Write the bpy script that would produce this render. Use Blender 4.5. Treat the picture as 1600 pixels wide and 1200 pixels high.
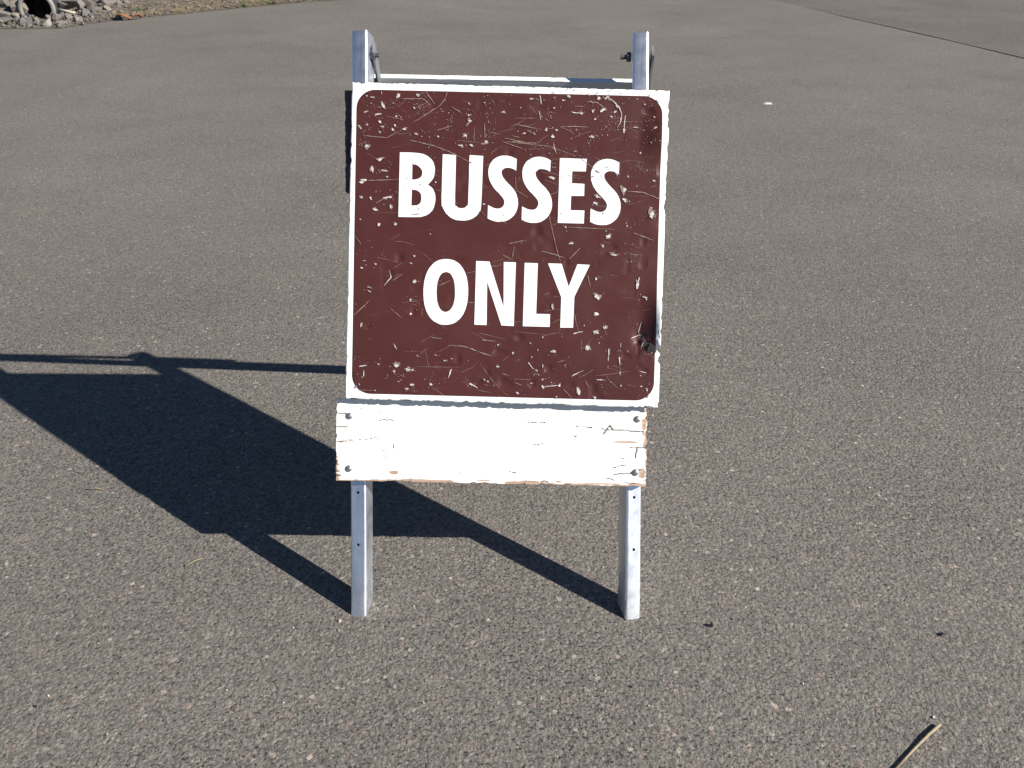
import bpy, bmesh, math, random
import numpy as np
from mathutils import Matrix, Vector, noise

for o in list(bpy.data.objects):
    bpy.data.objects.remove(o)
scene = bpy.context.scene
R = math.radians

# ------------------------------------------------------------------ camera
CAM_H, PITCH, ROLL = 1.2756, R(28.855), R(0.356)
cam = bpy.data.cameras.new('camera')
cam.sensor_width = 36.0
cam.lens = 36.0 * 1395.9 / 1600.0
cam.clip_start, cam.clip_end = 0.05, 3000.0
cam_ob = bpy.data.objects.new('camera', cam)
scene.collection.objects.link(cam_ob)
fw = Vector((0, math.cos(PITCH), -math.sin(PITCH)))
up = Vector((0, math.sin(PITCH), math.cos(PITCH)))
rt = Vector((1, 0, 0))
rt2 = rt * math.cos(ROLL) + up * math.sin(ROLL)
up2 = -rt * math.sin(ROLL) + up * math.cos(ROLL)
M = Matrix((rt2, up2, -fw)).transposed().to_4x4()
M.translation = (0, 0, CAM_H)
cam_ob.matrix_world = M
scene.camera = cam_ob

# ------------------------------------------------------------------ sky, sun, exposure
SUN_AZ, SUN_EL = R(66.8), R(33.4)          # azimuth from behind the camera towards the right
sun_dir = Vector((math.sin(SUN_AZ) * math.cos(SUN_EL), -math.cos(SUN_AZ) * math.cos(SUN_EL), math.sin(SUN_EL)))
world = bpy.data.worlds.new('World')
scene.world = world
world.use_nodes = True
wn = world.node_tree
wn.nodes.clear()
sky = wn.nodes.new('ShaderNodeTexSky')
sky.sky_type = 'NISHITA'
sky.sun_disc = False
sky.sun_elevation = SUN_EL
sky.altitude = 2600
sky.dust_density = 0.2
sky.ozone_density = 3.0
sky.sun_rotation = math.atan2(sun_dir.x, sun_dir.y)
bg = wn.nodes.new('ShaderNodeBackground')
bg.inputs['Strength'].default_value = 0.05
wo = wn.nodes.new('ShaderNodeOutputWorld')
wn.links.new(sky.outputs[0], bg.inputs[0])
wn.links.new(bg.outputs[0], wo.inputs[0])
sl = bpy.data.lights.new('sun', 'SUN')
sl.energy = 5.0
sl.angle = R(0.5)
sl.color = (1.0, 0.955, 0.89)
so = bpy.data.objects.new('sun', sl)
so.rotation_euler = sun_dir.to_track_quat('Z', 'Y').to_euler()
so.location = (6, -4, 8)
scene.collection.objects.link(so)
vs = scene.view_settings
vs.view_transform = 'Standard'
vs.look = 'None'
vs.exposure = 0.85
vs.gamma = 1.0
vs.use_curve_mapping = False

# ------------------------------------------------------------------ helpers
COL = scene.collection
rnd = random.Random(7)

def link(name, me, mat=None, parent=None):
    o = bpy.data.objects.new(name, me)
    COL.objects.link(o)
    if mat is not None and me is not None:
        me.materials.append(mat)
    if parent is not None:
        o.parent = parent
    return o

def tag(o, label=None, cat=None, group=None, kind=None):
    if label: o['label'] = label
    if cat: o['category'] = cat
    if group: o['group'] = group
    if kind: o['kind'] = kind
    return o

def pydata(name, verts, faces, smooth=False):
    me = bpy.data.meshes.new(name)
    me.from_pydata([tuple(v) for v in verts], [], [tuple(f) for f in faces])
    if smooth:
        me.shade_smooth()
    me.update()
    return me

def bm_mesh(name, bm, smooth=False):
    bmesh.ops.recalc_face_normals(bm, faces=bm.faces)
    me = bpy.data.meshes.new(name)
    bm.to_mesh(me)
    bm.free()
    if smooth:
        me.shade_smooth()
    return me

def add_box(bm, x0, x1, y0, y1, z0, z1):
    v = [bm.verts.new((x, y, z)) for z in (z0, z1) for y in (y0, y1) for x in (x0, x1)]
    for f in ((0, 1, 3, 2), (4, 6, 7, 5), (0, 4, 5, 1), (2, 3, 7, 6), (0, 2, 6, 4), (1, 5, 7, 3)):
        bm.faces.new([v[i] for i in f])
    return v

def hash2(ix, iy, seed):
    h = (ix.astype(np.int64) * 374761393 + iy.astype(np.int64) * 668265263 + seed * 1274126177) & 0x7fffffff
    h = ((h ^ (h >> 13)) * 1274126177) & 0x7fffffff
    h = h ^ (h >> 16)
    return (h & 0xffff) / 65535.0

def vnoise(x, y, seed=0):
    x = np.asarray(x, float); y = np.asarray(y, float)
    ix, iy = np.floor(x), np.floor(y)
    fx, fy = x - ix, y - iy
    fx = fx * fx * (3 - 2 * fx); fy = fy * fy * (3 - 2 * fy)
    a = hash2(ix, iy, seed); b = hash2(ix + 1, iy, seed)
    c = hash2(ix, iy + 1, seed); d = hash2(ix + 1, iy + 1, seed)
    return (a * (1 - fx) + b * fx) * (1 - fy) + (c * (1 - fx) + d * fx) * fy

def fbm(x, y, seed=0, octs=4):
    s, a, t = 0, 0.5, 0
    for k in range(octs):
        s = s + a * vnoise(x * 2 ** k, y * 2 ** k, seed + k * 17); t += a; a *= 0.5
    return s / t

def sstep(a, b, x):
    t = np.clip((np.asarray(x, float) - a) / (b - a), 0, 1)
    return t * t * (3 - 2 * t)

# ------------------------------------------------------------------ node helpers
class Mat:
    def __init__(self, name):
        self.m = bpy.data.materials.new(name)
        self.m.use_nodes = True
        self.t = self.m.node_tree
        self.b = self.t.nodes['Principled BSDF']
        self._tc = None
    def n(self, typ, **kw):
        nd = self.t.nodes.new(typ)
        for k, v in kw.items():
            if k.startswith('i_'):
                nd.inputs[k[2:].replace('_', ' ')].default_value = v
            else:
                setattr(nd, k, v)
        return nd
    def l(self, a, b):
        self.t.links.new(a, b)
    @property
    def obj(self):
        if self._tc is None:
            self._tc = self.n('ShaderNodeTexCoord')
        return self._tc.outputs['Object']
    def mapped(self, scale, src=None, loc=(0, 0, 0)):
        mp = self.n('ShaderNodeMapping')
        mp.inputs['Scale'].default_value = scale
        mp.inputs['Location'].default_value = loc
        self.l(src or self.obj, mp.inputs['Vector'])
        return mp.outputs[0]
    def noise(self, scale, detail=4, rough=0.55, vec=None):
        nd = self.n('ShaderNodeTexNoise')
        nd.inputs['Scale'].default_value = scale
        nd.inputs['Detail'].default_value = detail
        nd.inputs['Roughness'].default_value = rough
        self.l(vec or self.obj, nd.inputs['Vector'])
        return nd.outputs['Fac']
    def voro(self, scale, feature='F1', vec=None, rand=1.0):
        nd = self.n('ShaderNodeTexVoronoi', feature=feature)
        nd.inputs['Scale'].default_value = scale
        nd.inputs['Randomness'].default_value = rand
        self.l(vec or self.obj, nd.inputs['Vector'])
        return nd
    def ramp(self, fac, stops, interp='LINEAR'):
        r = self.n('ShaderNodeValToRGB')
        r.color_ramp.interpolation = interp
        e = r.color_ramp.elements
        while len(e) < len(stops):
            e.new(0.5)
        for el, (p, c) in zip(e, stops):
            el.position = p
            el.color = (*c, 1) if len(c) == 3 else c
        self.l(fac, r.inputs[0])
        return r.outputs[0]
    def frange(self, v, a, b, c=0.0, d=1.0):
        r = self.n('ShaderNodeMapRange')
        for i, q in zip((1, 2, 3, 4), (a, b, c, d)):
            r.inputs[i].default_value = q
        self.l(v, r.inputs[0])
        return r.outputs[0]
    def math(self, op, a, b=None):
        nd = self.n('ShaderNodeMath', operation=op)
        for i, q in enumerate((a, b)):
            if q is None: continue
            if isinstance(q, (int, float)): nd.inputs[i].default_value = q
            else: self.l(q, nd.inputs[i])
        return nd.outputs[0]
    def mix(self, fac, a, b, blend='MIX'):
        nd = self.n('ShaderNodeMix', data_type='RGBA', blend_type=blend)
        for i, q in ((0, fac), (6, a), (7, b)):
            if isinstance(q, (int, float)): nd.inputs[i].default_value = q
            elif isinstance(q, tuple): nd.inputs[i].default_value = (*q, 1)
            else: self.l(q, nd.inputs[i])
        return nd.outputs[2]
    def bump(self, h, strength=0.5, dist=0.001, normal=None):
        nd = self.n('ShaderNodeBump')
        nd.inputs['Strength'].default_value = strength
        nd.inputs['Distance'].default_value = dist
        self.l(h, nd.inputs['Height'])
        if normal is not None:
            self.l(normal, nd.inputs['Normal'])
        return nd.outputs[0]
    def out(self, color=None, rough=None, metal=None, normal=None, spec=None):
        for k, q in (('Base Color', color), ('Roughness', rough), ('Metallic', metal), ('Normal', normal), ('Specular IOR Level', spec)):
            if q is None: continue
            if isinstance(q, (int, float)): self.b.inputs[k].default_value = q
            elif isinstance(q, tuple): self.b.inputs[k].default_value = (*q, 1)
            else: self.l(q, self.b.inputs[k])
        return self.m

def mat_asphalt(name, dark=1.0):
    m = Mat(name)
    vec = m.obj
    # wobble so that the stones are not clean cells
    nz = m.n('ShaderNodeTexNoise'); nz.inputs['Scale'].default_value = 260; nz.inputs['Detail'].default_value = 2
    m.l(vec, nz.inputs['Vector'])
    wob = m.n('ShaderNodeVectorMath', operation='MULTIPLY_ADD')
    m.l(nz.outputs['Color'], wob.inputs[0]); wob.inputs[1].default_value = (.006, .006, .0); m.l(vec, wob.inputs[2])
    wv = wob.outputs[0]
    v1 = m.voro(112, vec=wv); v2 = m.voro(300, vec=wv); v3 = m.voro(48, vec=wv)
    e1 = m.voro(112, 'DISTANCE_TO_EDGE', vec=wv)
    sep1 = m.n('ShaderNodeSeparateColor'); m.l(v1.outputs['Color'], sep1.inputs[0])
    sep2 = m.n('ShaderNodeSeparateColor'); m.l(v2.outputs['Color'], sep2.inputs[0])
    sep3 = m.n('ShaderNodeSeparateColor'); m.l(v3.outputs['Color'], sep3.inputs[0])
    stone = m.ramp(sep1.outputs[0], [(0, (.085, .083, .080)), (.2, (.138, .132, .121)), (.55, (.165, .155, .139)), (.85, (.19, .176, .156)), (.97, (.225, .206, .18)), (1, (.34, .31, .27))])
    fine = m.ramp(sep2.outputs[1], [(0, (.075, .075, .078)), (.35, (.145, .138, .126)), (.8, (.18, .168, .15)), (1, (.25, .23, .205))])
    col = m.mix(.42, stone, fine)
    # tints: greenish, reddish single stones
    tint = m.ramp(sep1.outputs[2], [(0, (.965, 1.0, .985)), (.5, (1, 1, 1)), (.85, (1.01, .99, .965)), (1, (1.06, .97, .93))])
    col = m.mix(1.0, col, tint, 'MULTIPLY')
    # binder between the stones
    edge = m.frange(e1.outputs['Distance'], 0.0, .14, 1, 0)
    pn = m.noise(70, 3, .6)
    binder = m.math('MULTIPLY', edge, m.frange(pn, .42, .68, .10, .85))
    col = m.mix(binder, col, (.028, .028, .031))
    # open pits where stones have come out, bitumen-dark with their shade painted in
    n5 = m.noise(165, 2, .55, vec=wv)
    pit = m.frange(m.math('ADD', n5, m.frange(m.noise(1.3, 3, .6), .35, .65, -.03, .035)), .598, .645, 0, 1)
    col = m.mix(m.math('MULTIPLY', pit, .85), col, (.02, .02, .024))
    # sparse pale stones
    pale = m.math('MULTIPLY', m.frange(sep3.outputs[0], .955, .965, 0, 1), m.frange(v3.outputs['Distance'], .20, .28, 1, 0))
    col = m.mix(m.math('MULTIPLY', pale, .75), col, (.40, .36, .30))
    # broad wear
    big = m.noise(.55, 4, .5)
    mid = m.noise(3.2, 5, .62)
    shade = m.math('ADD', m.frange(big, .3, .7, .96, 1.14), m.frange(mid, .3, .7, -.035, .035))
    sh3 = m.n('ShaderNodeCombineColor')
    for i, tc in enumerate((1.06, 1.015, .985)):
        m.l(m.math('MULTIPLY', shade, dark * tc), sh3.inputs[i])
    col = m.mix(1.0, col, sh3.outputs[0], 'MULTIPLY')
    h = m.math('ADD', m.math('MULTIPLY', m.frange(v1.outputs['Distance'], 0, .75, 1, 0), .75), m.math('MULTIPLY', m.frange(v2.outputs['Distance'], 0, .7, 1, 0), .4))
    h = m.math('ADD', h, m.math('MULTIPLY', sep1.outputs[1], .7))
    h = m.math('SUBTRACT', h, m.math('MULTIPLY', pit, 1.2))
    h = m.math('ADD', h, m.math('MULTIPLY', m.noise(900, 2, .5), .3))
    return m.out(col, .88, normal=m.bump(h, .9, .0026), spec=.3)

def mat_simple(name, col, rough=.8, var=.25, scale=40, bump=.3, dist=.002, metal=0.0, spec=.4):
    m = Mat(name)
    n1 = m.noise(scale, 5, .6)
    lo = tuple(c * (1 - var) for c in col); hi = tuple(min(1, c * (1 + var)) for c in col)
    c = m.ramp(n1, [(.3, lo), (.7, hi)])
    return m.out(c, rough, metal, m.bump(m.noise(scale * 4, 4, .6), bump, dist) if bump else None, spec)

def mat_galv(name, base, rough, metal=.85):
    m = Mat(name)
    st = m.noise(1.0, 4, .6, vec=m.mapped((90, 90, 6)))
    sp = m.noise(60, 3, .5)
    c = m.mix(m.frange(st, .3, .7), tuple(b * .86 for b in base), tuple(min(1, b * 1.1) for b in base))
    c = m.mix(m.frange(sp, .62, .75, 0, .35), c, tuple(b * .5 for b in base))
    # dust splashed up round the foot and pale scuffs
    sx = m.n('ShaderNodeSeparateXYZ'); m.l(m.obj, sx.inputs[0])
    foot = m.math('MULTIPLY', m.frange(sx.outputs[2], .0, .11, 1, 0), m.frange(m.noise(55, 5, .65), .38, .62))
    c = m.mix(m.math('MULTIPLY', foot, .75), c, (.24, .22, .19))
    scf = m.noise(1.0, 3, .6, vec=m.mapped((240, 240, 30)))
    c = m.mix(m.frange(scf, .66, .72, 0, .55), c, tuple(b * .62 for b in base))
    r = m.math('ADD', m.frange(m.noise(30, 4, .6), .3, .7, rough - .07, rough + .1), m.math('MULTIPLY', foot, .3))
    return m.out(c, r, metal, m.bump(st, .15, .0006))

def mat_plank():
    m = Mat('painted_wood')
    at = m.n('ShaderNodeAttribute', attribute_name='wear')
    grain = m.noise(1.0, 6, .65, vec=m.mapped((7, 60, 150)))
    wood = m.ramp(grain, [(.25, (.24, .15, .10)), (.5, (.42, .29, .21)), (.75, (.56, .43, .33))])
    dirt = m.noise(26, 5, .65)
    paint = m.mix(m.frange(dirt, .6, .8, 0, .3), (.80, .80, .77), (.60, .57, .52))
    c = m.mix(m.frange(at.outputs['Fac'], .42, .58), paint, wood)
    cr = m.n('ShaderNodeAttribute', attribute_name='crack')
    c = m.mix(m.frange(cr.outputs['Fac'], .3, .8, 0, .9), c, (.13, .10, .085))
    return m.out(c, .55, normal=m.bump(m.math('ADD', grain, m.math('MULTIPLY', at.outputs['Fac'], -.8)), .25, .0012), spec=.35)

def mat_brown():
    m = Mat('brown_film')
    n1 = m.noise(5, 4, .6)
    n2 = m.noise(1.0, 4, .7, vec=m.mapped((14, 60, 420)))
    c = m.mix(m.frange(n1, .3, .7), (.057, .0152, .0132), (.070, .0192, .0168))
    c = m.mix(m.frange(n2, .55, .8, 0, .25), c, (.10, .045, .038))
    # hair-fine scuffs
    for sc, ang in ((38, .5), (30, -.35), (44, 1.2)):
        mp = m.n('ShaderNodeMapping'); mp.inputs['Rotation'].default_value = (0, ang, 0); mp.inputs['Scale'].default_value = (4, 4, sc * 11)
        m.l(m.obj, mp.inputs['Vector'])
        f = m.noise(1.0, 2, .5, vec=mp.outputs[0])
        msk = m.math('MULTIPLY', m.frange(f, .73, .78), m.frange(m.noise(9 + sc * .1, 2, .5), .52, .62))
        c = m.mix(m.math('MULTIPLY', msk, .5), c, (.22, .16, .13))
    r = m.frange(m.noise(22, 4, .6), .3, .7, .34, .5)
    return m.out(c, r, normal=m.bump(m.noise(9, 3, .5), .12, .004), spec=.35)

def mat_rock():
    m = Mat('riprap_stone')
    oi = m.n('ShaderNodeObjectInfo')
    base = m.ramp(oi.outputs['Random'], [(0, (.11, .105, .105)), (.35, (.155, .14, .128)), (.7, (.20, .18, .165)), (.9, (.24, .21, .17)), (1, (.30, .275, .26))])
    n1 = m.noise(9, 6, .65)
    c = m.mix(1.0, base, m.ramp(n1, [(.3, (.72, .72, .75)), (.7, (1.18, 1.15, 1.1))]), 'MULTIPLY')
    return m.out(c, .9, normal=m.bump(m.noise(25, 6, .7), .5, .02), spec=.25)

MAT = {
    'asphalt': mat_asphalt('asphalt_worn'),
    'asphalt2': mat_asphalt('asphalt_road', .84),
    'galv_dull': mat_galv('galvanised_dull', (.72, .74, .80), .40, .95),
    'galv_bright': mat_galv('galvanised_bright', (.76, .77, .80), .38, .92),
    'rear_steel': mat_galv('rear_steel', (.30, .32, .36), .5),
    'wood': mat_plank(),
    'old_wood': mat_simple('weathered_dark_wood', (.075, .065, .07), .85, .4, 30, .4, .002),
    'brown': mat_brown(),
    'rock': mat_rock(),
    'white': mat_simple('white_film', (.80, .80, .78), .42, .035, 30, .08, .001),
    'letter': mat_simple('white_letter_film', (.82, .82, .80), .4, .03, 40, .06, .001),
    'chip': mat_simple('chipped_film', (.50, .46, .445), .55, .4, 260, .2, .0008),
    'chip_dull': mat_simple('rubbed_film', (.20, .145, .125), .6, .35, 260, .2, .0008),
    'scratch': mat_simple('scratched_film', (.25, .185, .145), .6, .3, 300, .1, .0005),
    'graze': mat_simple('scuffed_border', (.30, .27, .28), .6, .4, 300, .1, .0005),
    'backing': mat_simple('shade_dark_backing', (.016, .015, .017), .9, .3, 60, .3, .002),  # near-black colour paints in the deep shadow seen through the sheet's rips
    'bolt': mat_simple('bolt_zinc', (.34, .34, .36), .42, .2, 200, .1, .0004, .8),
    'bolt_dark': mat_simple('bolt_weathered', (.09, .09, .10), .6, .3, 200, .2, .0004, .5),
    'soil': mat_simple('gravel_soil', (.12, .102, .082), .95, .5, 14, .8, .03),
    'straw': mat_simple('dry_straw', (.27, .205, .115), .8, .35, 50, .1, .001),
    'twig': mat_simple('dry_stalk', (.26, .21, .13), .7, .2, 120, .2, .001),
    'weed': mat_simple('weed_leaf', (.07, .12, .035), .6, .3, 60, .1, .001),
    'leaf': mat_simple('dead_leaf', (.24, .11, .055), .7, .3, 60, .2, .001),
    'pipe': mat_simple('pipe_shell', (.035, .037, .045), .45, .2, 20, .2, .003),
    'pipe_rim': mat_simple('pipe_rim', (.22, .22, .19), .35, .15, 30, .1, .002),
    'pebble': mat_simple('dark_pebble', (.020, .020, .024), .8, .3, 200, .3, .001),
    'pale': mat_simple('pale_pebble', (.42, .38, .32), .85, .2, 200, .3, .001),
    'paper': mat_simple('paper_scrap', (.50, .48, .44), .8, .05, 60, .1, .001),
    'tar': mat_simple('tar_crack', (.085, .08, .076), .85, .2, 200, .3, .001),
}

# ------------------------------------------------------------------ setting: ground sheet, road overlay, bank
me = pydata('parking_lot', [(-700, -700, 0), (700, -700, 0), (700, 700, 0), (-700, 700, 0)], [(0, 1, 2, 3)])
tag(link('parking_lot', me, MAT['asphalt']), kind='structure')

def resample(pts, step):
    out = []
    for (a, b) in zip(pts[:-1], pts[1:]):
        a, b = Vector(a), Vector(b)
        n = max(1, int((b - a).length / step))
        out += [a.lerp(b, i / n) for i in range(n)]
    return out + [Vector(pts[-1])]

# newer road surface: a thin overlay whose edge is a small real step
edge = resample([(6.6, -1.5), (5.35, 4.2), (4.53, 8.36), (4.13, 10.33), (3.55, 13.23), (2.6, 18.0), (1.0, 26.0), (-6, 60)], .06)
V, F = [], []
for i, p in enumerate(edge):
    w = (vnoise(i * .35, 3.3, 5) - .5) * .016 + (vnoise(i * .06, 7.3, 6) - .5) * .06
    hgt = .0015 + .004 * float(sstep(13.0, 10.0, p.y)) * (.5 + .9 * float(vnoise(i * .12, 1.7, 8)))
    V += [(p.x + w, p.y, .0005), (p.x + w + .004, p.y, hgt), (p.x + w + .5, p.y + .1, .014), (p.x + 60, p.y + 12, .02)]
for i in range(len(edge) - 1):
    for k in range(3):
        a = i * 4 + k
        F.append((a, a + 4, a + 5, a + 1))
bm = bmesh.new(); bm.from_mesh(pydata('tmp', V, F))
me = bm_mesh('road', bm)
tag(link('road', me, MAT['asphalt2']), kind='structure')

# fine crack wandering over the lot towards the road edge
V, F = [], []
pts = resample([(1.50, 7.60), (2.10, 7.75), (2.83, 8.36), (3.45, 8.95), (3.95, 9.51)], .03)
for i, p in enumerate(pts):
    w = .0005 + .002 * float(vnoise(i * .3, .5, 3))
    o = (float(fbm(np.array(i * .11), np.array(.2), 9)) - .5) * .12
    V += [(p.x - w * .5, p.y + o + w, .004), (p.x + w * .5, p.y + o - w, .004)]
    if i: F.append((2 * i - 2, 2 * i - 1, 2 * i + 1, 2 * i))
o_crack = link('crack', pydata('crack', V, F), MAT['tar'], bpy.data.objects['parking_lot'])

# bank beyond the edge of the asphalt
EDGE = [(-16, 9.0), (-9, 9.7), (-5.34, 9.88), (-4.75, 9.95), (-4.35, 10.75), (-3.8, 11.37), (-2.92, 12.46), (-2.25, 12.95), (0, 14.6), (8, 19.5), (30, 30)]
ep = resample(EDGE, .12)
PROF = [(0, .003), (.08, .008), (.2, .010), (.35, .016), (.5, .028), (.7, .05), (.9, .085), (1.1, .15), (1.5, .33), (2.2, .62), (4, 1.1), (9, 1.9), (30, 2.6)]
V, F = [], []
for i, p in enumerate(ep):
    jit = (float(vnoise(i * .5, 1.1, 2)) - .5) * .07
    for k, (off, z) in enumerate(PROF):
        nx, ny = -.55, .835
        a = (float(fbm(np.array(p.x * 2 + off), np.array(p.y * 2 + k), 4)) - .5) * (.008 if off < .1 else .02 if off < .95 else .2)
        if .2 < off < 1.2 and abs(p.x - .55 * off + 5.30) < .26: z = min(z, -.01 + .02 * off)
        V.append((p.x + nx * (off + jit), p.y + ny * (off + jit), max(.003 if k == 0 else .006, z + a)))
NP = len(PROF)
for i in range(len(ep) - 1):
    for k in range(NP - 1):
        a = i * NP + k
        F.append((a, a + NP, a + NP + 1, a + 1))
bm = bmesh.new(); bm.from_mesh(pydata('tmp', V, F, True))
tag(link('embankment', bm_mesh('embankment', bm, True), MAT['soil']), kind='structure')

# ------------------------------------------------------------------ the A-frame sign
XB, YB, YAW, ALPHA = -0.0315, 1.3425, R(-0.36), R(26.68)
WL, LEG_L = .5836, 1.1597
root = bpy.data.objects.new('folding_sign_stand', None)
COL.objects.link(root)
root.location = (XB, YB, 0)
root.rotation_euler = (0, 0, YAW)
tag(root, 'folding A-frame sign stand with scratched brown BUSSES ONLY panel over a white plank', 'sign')
TA = math.tan(ALPHA)
FRONT = Matrix.Rotation(-ALPHA, 4, 'X')

def part(name, me, mat, parent=root, mtx=None):
    o = link(name, me, mat, parent)
    if mtx is not None:
        o.matrix_basis = mtx
    return o

def hole_cell(bm, x0, x1, z0, z1, y0, y1, r):
    n = 16
    cx, cz = (x0 + x1) / 2, (z0 + z1) / 2
    ring = {}
    for key, y in (('f', y0), ('b', y1)):
        inn, outr = [], []
        for i in range(n):
            t = 2 * math.pi * i / n + math.pi / 4
            c, s = math.cos(t), math.sin(t)
            q = max(abs(c), abs(s))
            inn.append(bm.verts.new((cx + r * c, y, cz + r * s)))
            outr.append(bm.verts.new((cx + (x1 - x0) / 2 * c / q, y, cz + (z1 - z0) / 2 * s / q)))
        for i in range(n):
            j = (i + 1) % n
            q_ = (inn[i], inn[j], outr[j], outr[i])
            bm.faces.new(q_[::-1] if key == 'f' else q_)
        ring[key] = inn
    for i in range(n):
        j = (i + 1) % n
        bm.faces.new((ring['f'][i], ring['f'][j], ring['b'][j], ring['b'][i]))

def square_tube(W, D, r, top, holes, bottom_fn, twist, hr=.003):
    """rounded steel tube: front face at y=0, holes drilled through the front wall"""
    bm = bmesh.new()
    f = W / 2 - r
    loop = []                                       # corner, side and back outline, from the front right round to the front left
    for cx, cy, t0 in ((f, r, -90), (f, D - r, 0), (-f, D - r, 90), (-f, r, 180)):
        for k in range(7):
            t = R(t0 + k * 15)
            loop.append((cx + r * math.cos(t), cy + r * math.sin(t)))
    zs = [i / 24 * top for i in range(25)]
    rings = [[bm.verts.new((x, y, z)) for x, y in loop] for z in zs]
    for a, b_ in zip(rings[:-1], rings[1:]):
        for i in range(len(loop) - 1):
            bm.faces.new((a[i], a[i + 1], b_[i + 1], b_[i]))
    bm.faces.new(rings[-1])
    for z in holes:
        hole_cell(bm, -f, f, z - f, z + f, 0, .0025, hr)
    cuts = sorted([z for z in zs if all(abs(z - q) > f + .002 for q in holes)] + [q + s * f for q in holes for s in (-1, 1)])
    for z0, z1 in zip(cuts[:-1], cuts[1:]):
        if any(abs((z0 + z1) / 2 - q) < f for q in holes): continue
        bm.faces.new([bm.verts.new(p) for p in ((-f, 0, z0), (f, 0, z0), (f, 0, z1), (-f, 0, z1))])
    bmesh.ops.remove_doubles(bm, verts=bm.verts, dist=1e-6)
    for v in bm.verts:
        if abs(v.co.z) < 1e-5:
            v.co.z = bottom_fn(v.co.y)
        # the steel turns along its length, shaped so the right leg's top reflects darker
        t = twist[0] + (twist[1] - twist[0]) * float(sstep(.35 * top, .95 * top, v.co.z))
        x, y = v.co.x, v.co.y
        v.co.x = x * math.cos(t) - y * math.sin(t) + .0012 * math.sin(v.co.z * 7.3 + top)
        v.co.y = x * math.sin(t) + y * math.cos(t)
    return bm

LW, LD = .0325, .047
for side, tw, mat in ((-1, (R(-9), R(-9)), 'galv_dull'), (1, (R(14), R(-9)), 'galv_bright')):
    holes = [.145, .25] if side < 0 else [.141, .246]
    bm = square_tube(LW, LD, .0052, LEG_L, holes, lambda y: y * TA, tw)
    me = bpy.data.meshes.new('leg')
    bm.to_mesh(me); bm.free()
    me.shade_smooth(); me.set_sharp_from_angle(angle=R(32))
    mtx = FRONT @ Matrix.Translation((side * (WL / 2 - LW / 2), 0, 0))
    lg = part('leg', me, MAT[mat], root, mtx)
    lg['label'] = 'left front leg, dull bluish steel channel' if side < 0 else 'right front leg, brighter sunlit steel channel'
    # hinge bolt with hex head on the inner flange
    bm = bmesh.new()
    rot = Matrix.Rotation(math.pi / 2, 4, 'Y')
    bmesh.ops.create_cone(bm, cap_ends=True, segments=6, radius1=.0095, radius2=.0095, depth=.008, matrix=Matrix.Translation((-side * (LW / 2 + .0042), .018, LEG_L - .042)) @ rot)
    bmesh.ops.create_cone(bm, cap_ends=True, segments=12, radius1=.005, radius2=.0045, depth=.012, matrix=Matrix.Translation((-side * (LW / 2 + .0142), .018, LEG_L - .042)) @ rot)
    part('hinge_bolt', bm_mesh('hinge_bolt', bm), MAT['bolt_dark'], lg)

# rear frame
PIV_Y = .018 * math.cos(ALPHA) + (LEG_L - .042) * math.sin(ALPHA)
PIV_Z = (LEG_L - .042) * math.cos(ALPHA) - .018 * math.sin(ALPHA)
BETA = R(26.7)
REAR = Matrix.Translation((0, PIV_Y, PIV_Z)) @ Matrix.Rotation(R(-1.5), 4, 'Z') @ Matrix.Rotation(BETA, 4, 'X')
for side in (-1, 1):
    bm = bmesh.new()
    x0 = side * (WL / 2 - LW / 2) + LW / 2 + (.008 if side < 0 else .007)
    low = -PIV_Z / math.cos(BETA)
    a = add_box(bm, x0, x0 + .004, -.012, .020, low, .014)
    b = add_box(bm, x0 - .028, x0 - .0002, .0165, .020, low, -.07)
    for v in bm.verts:
        if abs(v.co.z - low) < 1e-4:
            v.co.z = low - v.co.y * math.tan(BETA)
    part('rear_leg', bm_mesh('rear_leg', bm), MAT['rear_steel'], root, REAR)

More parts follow.
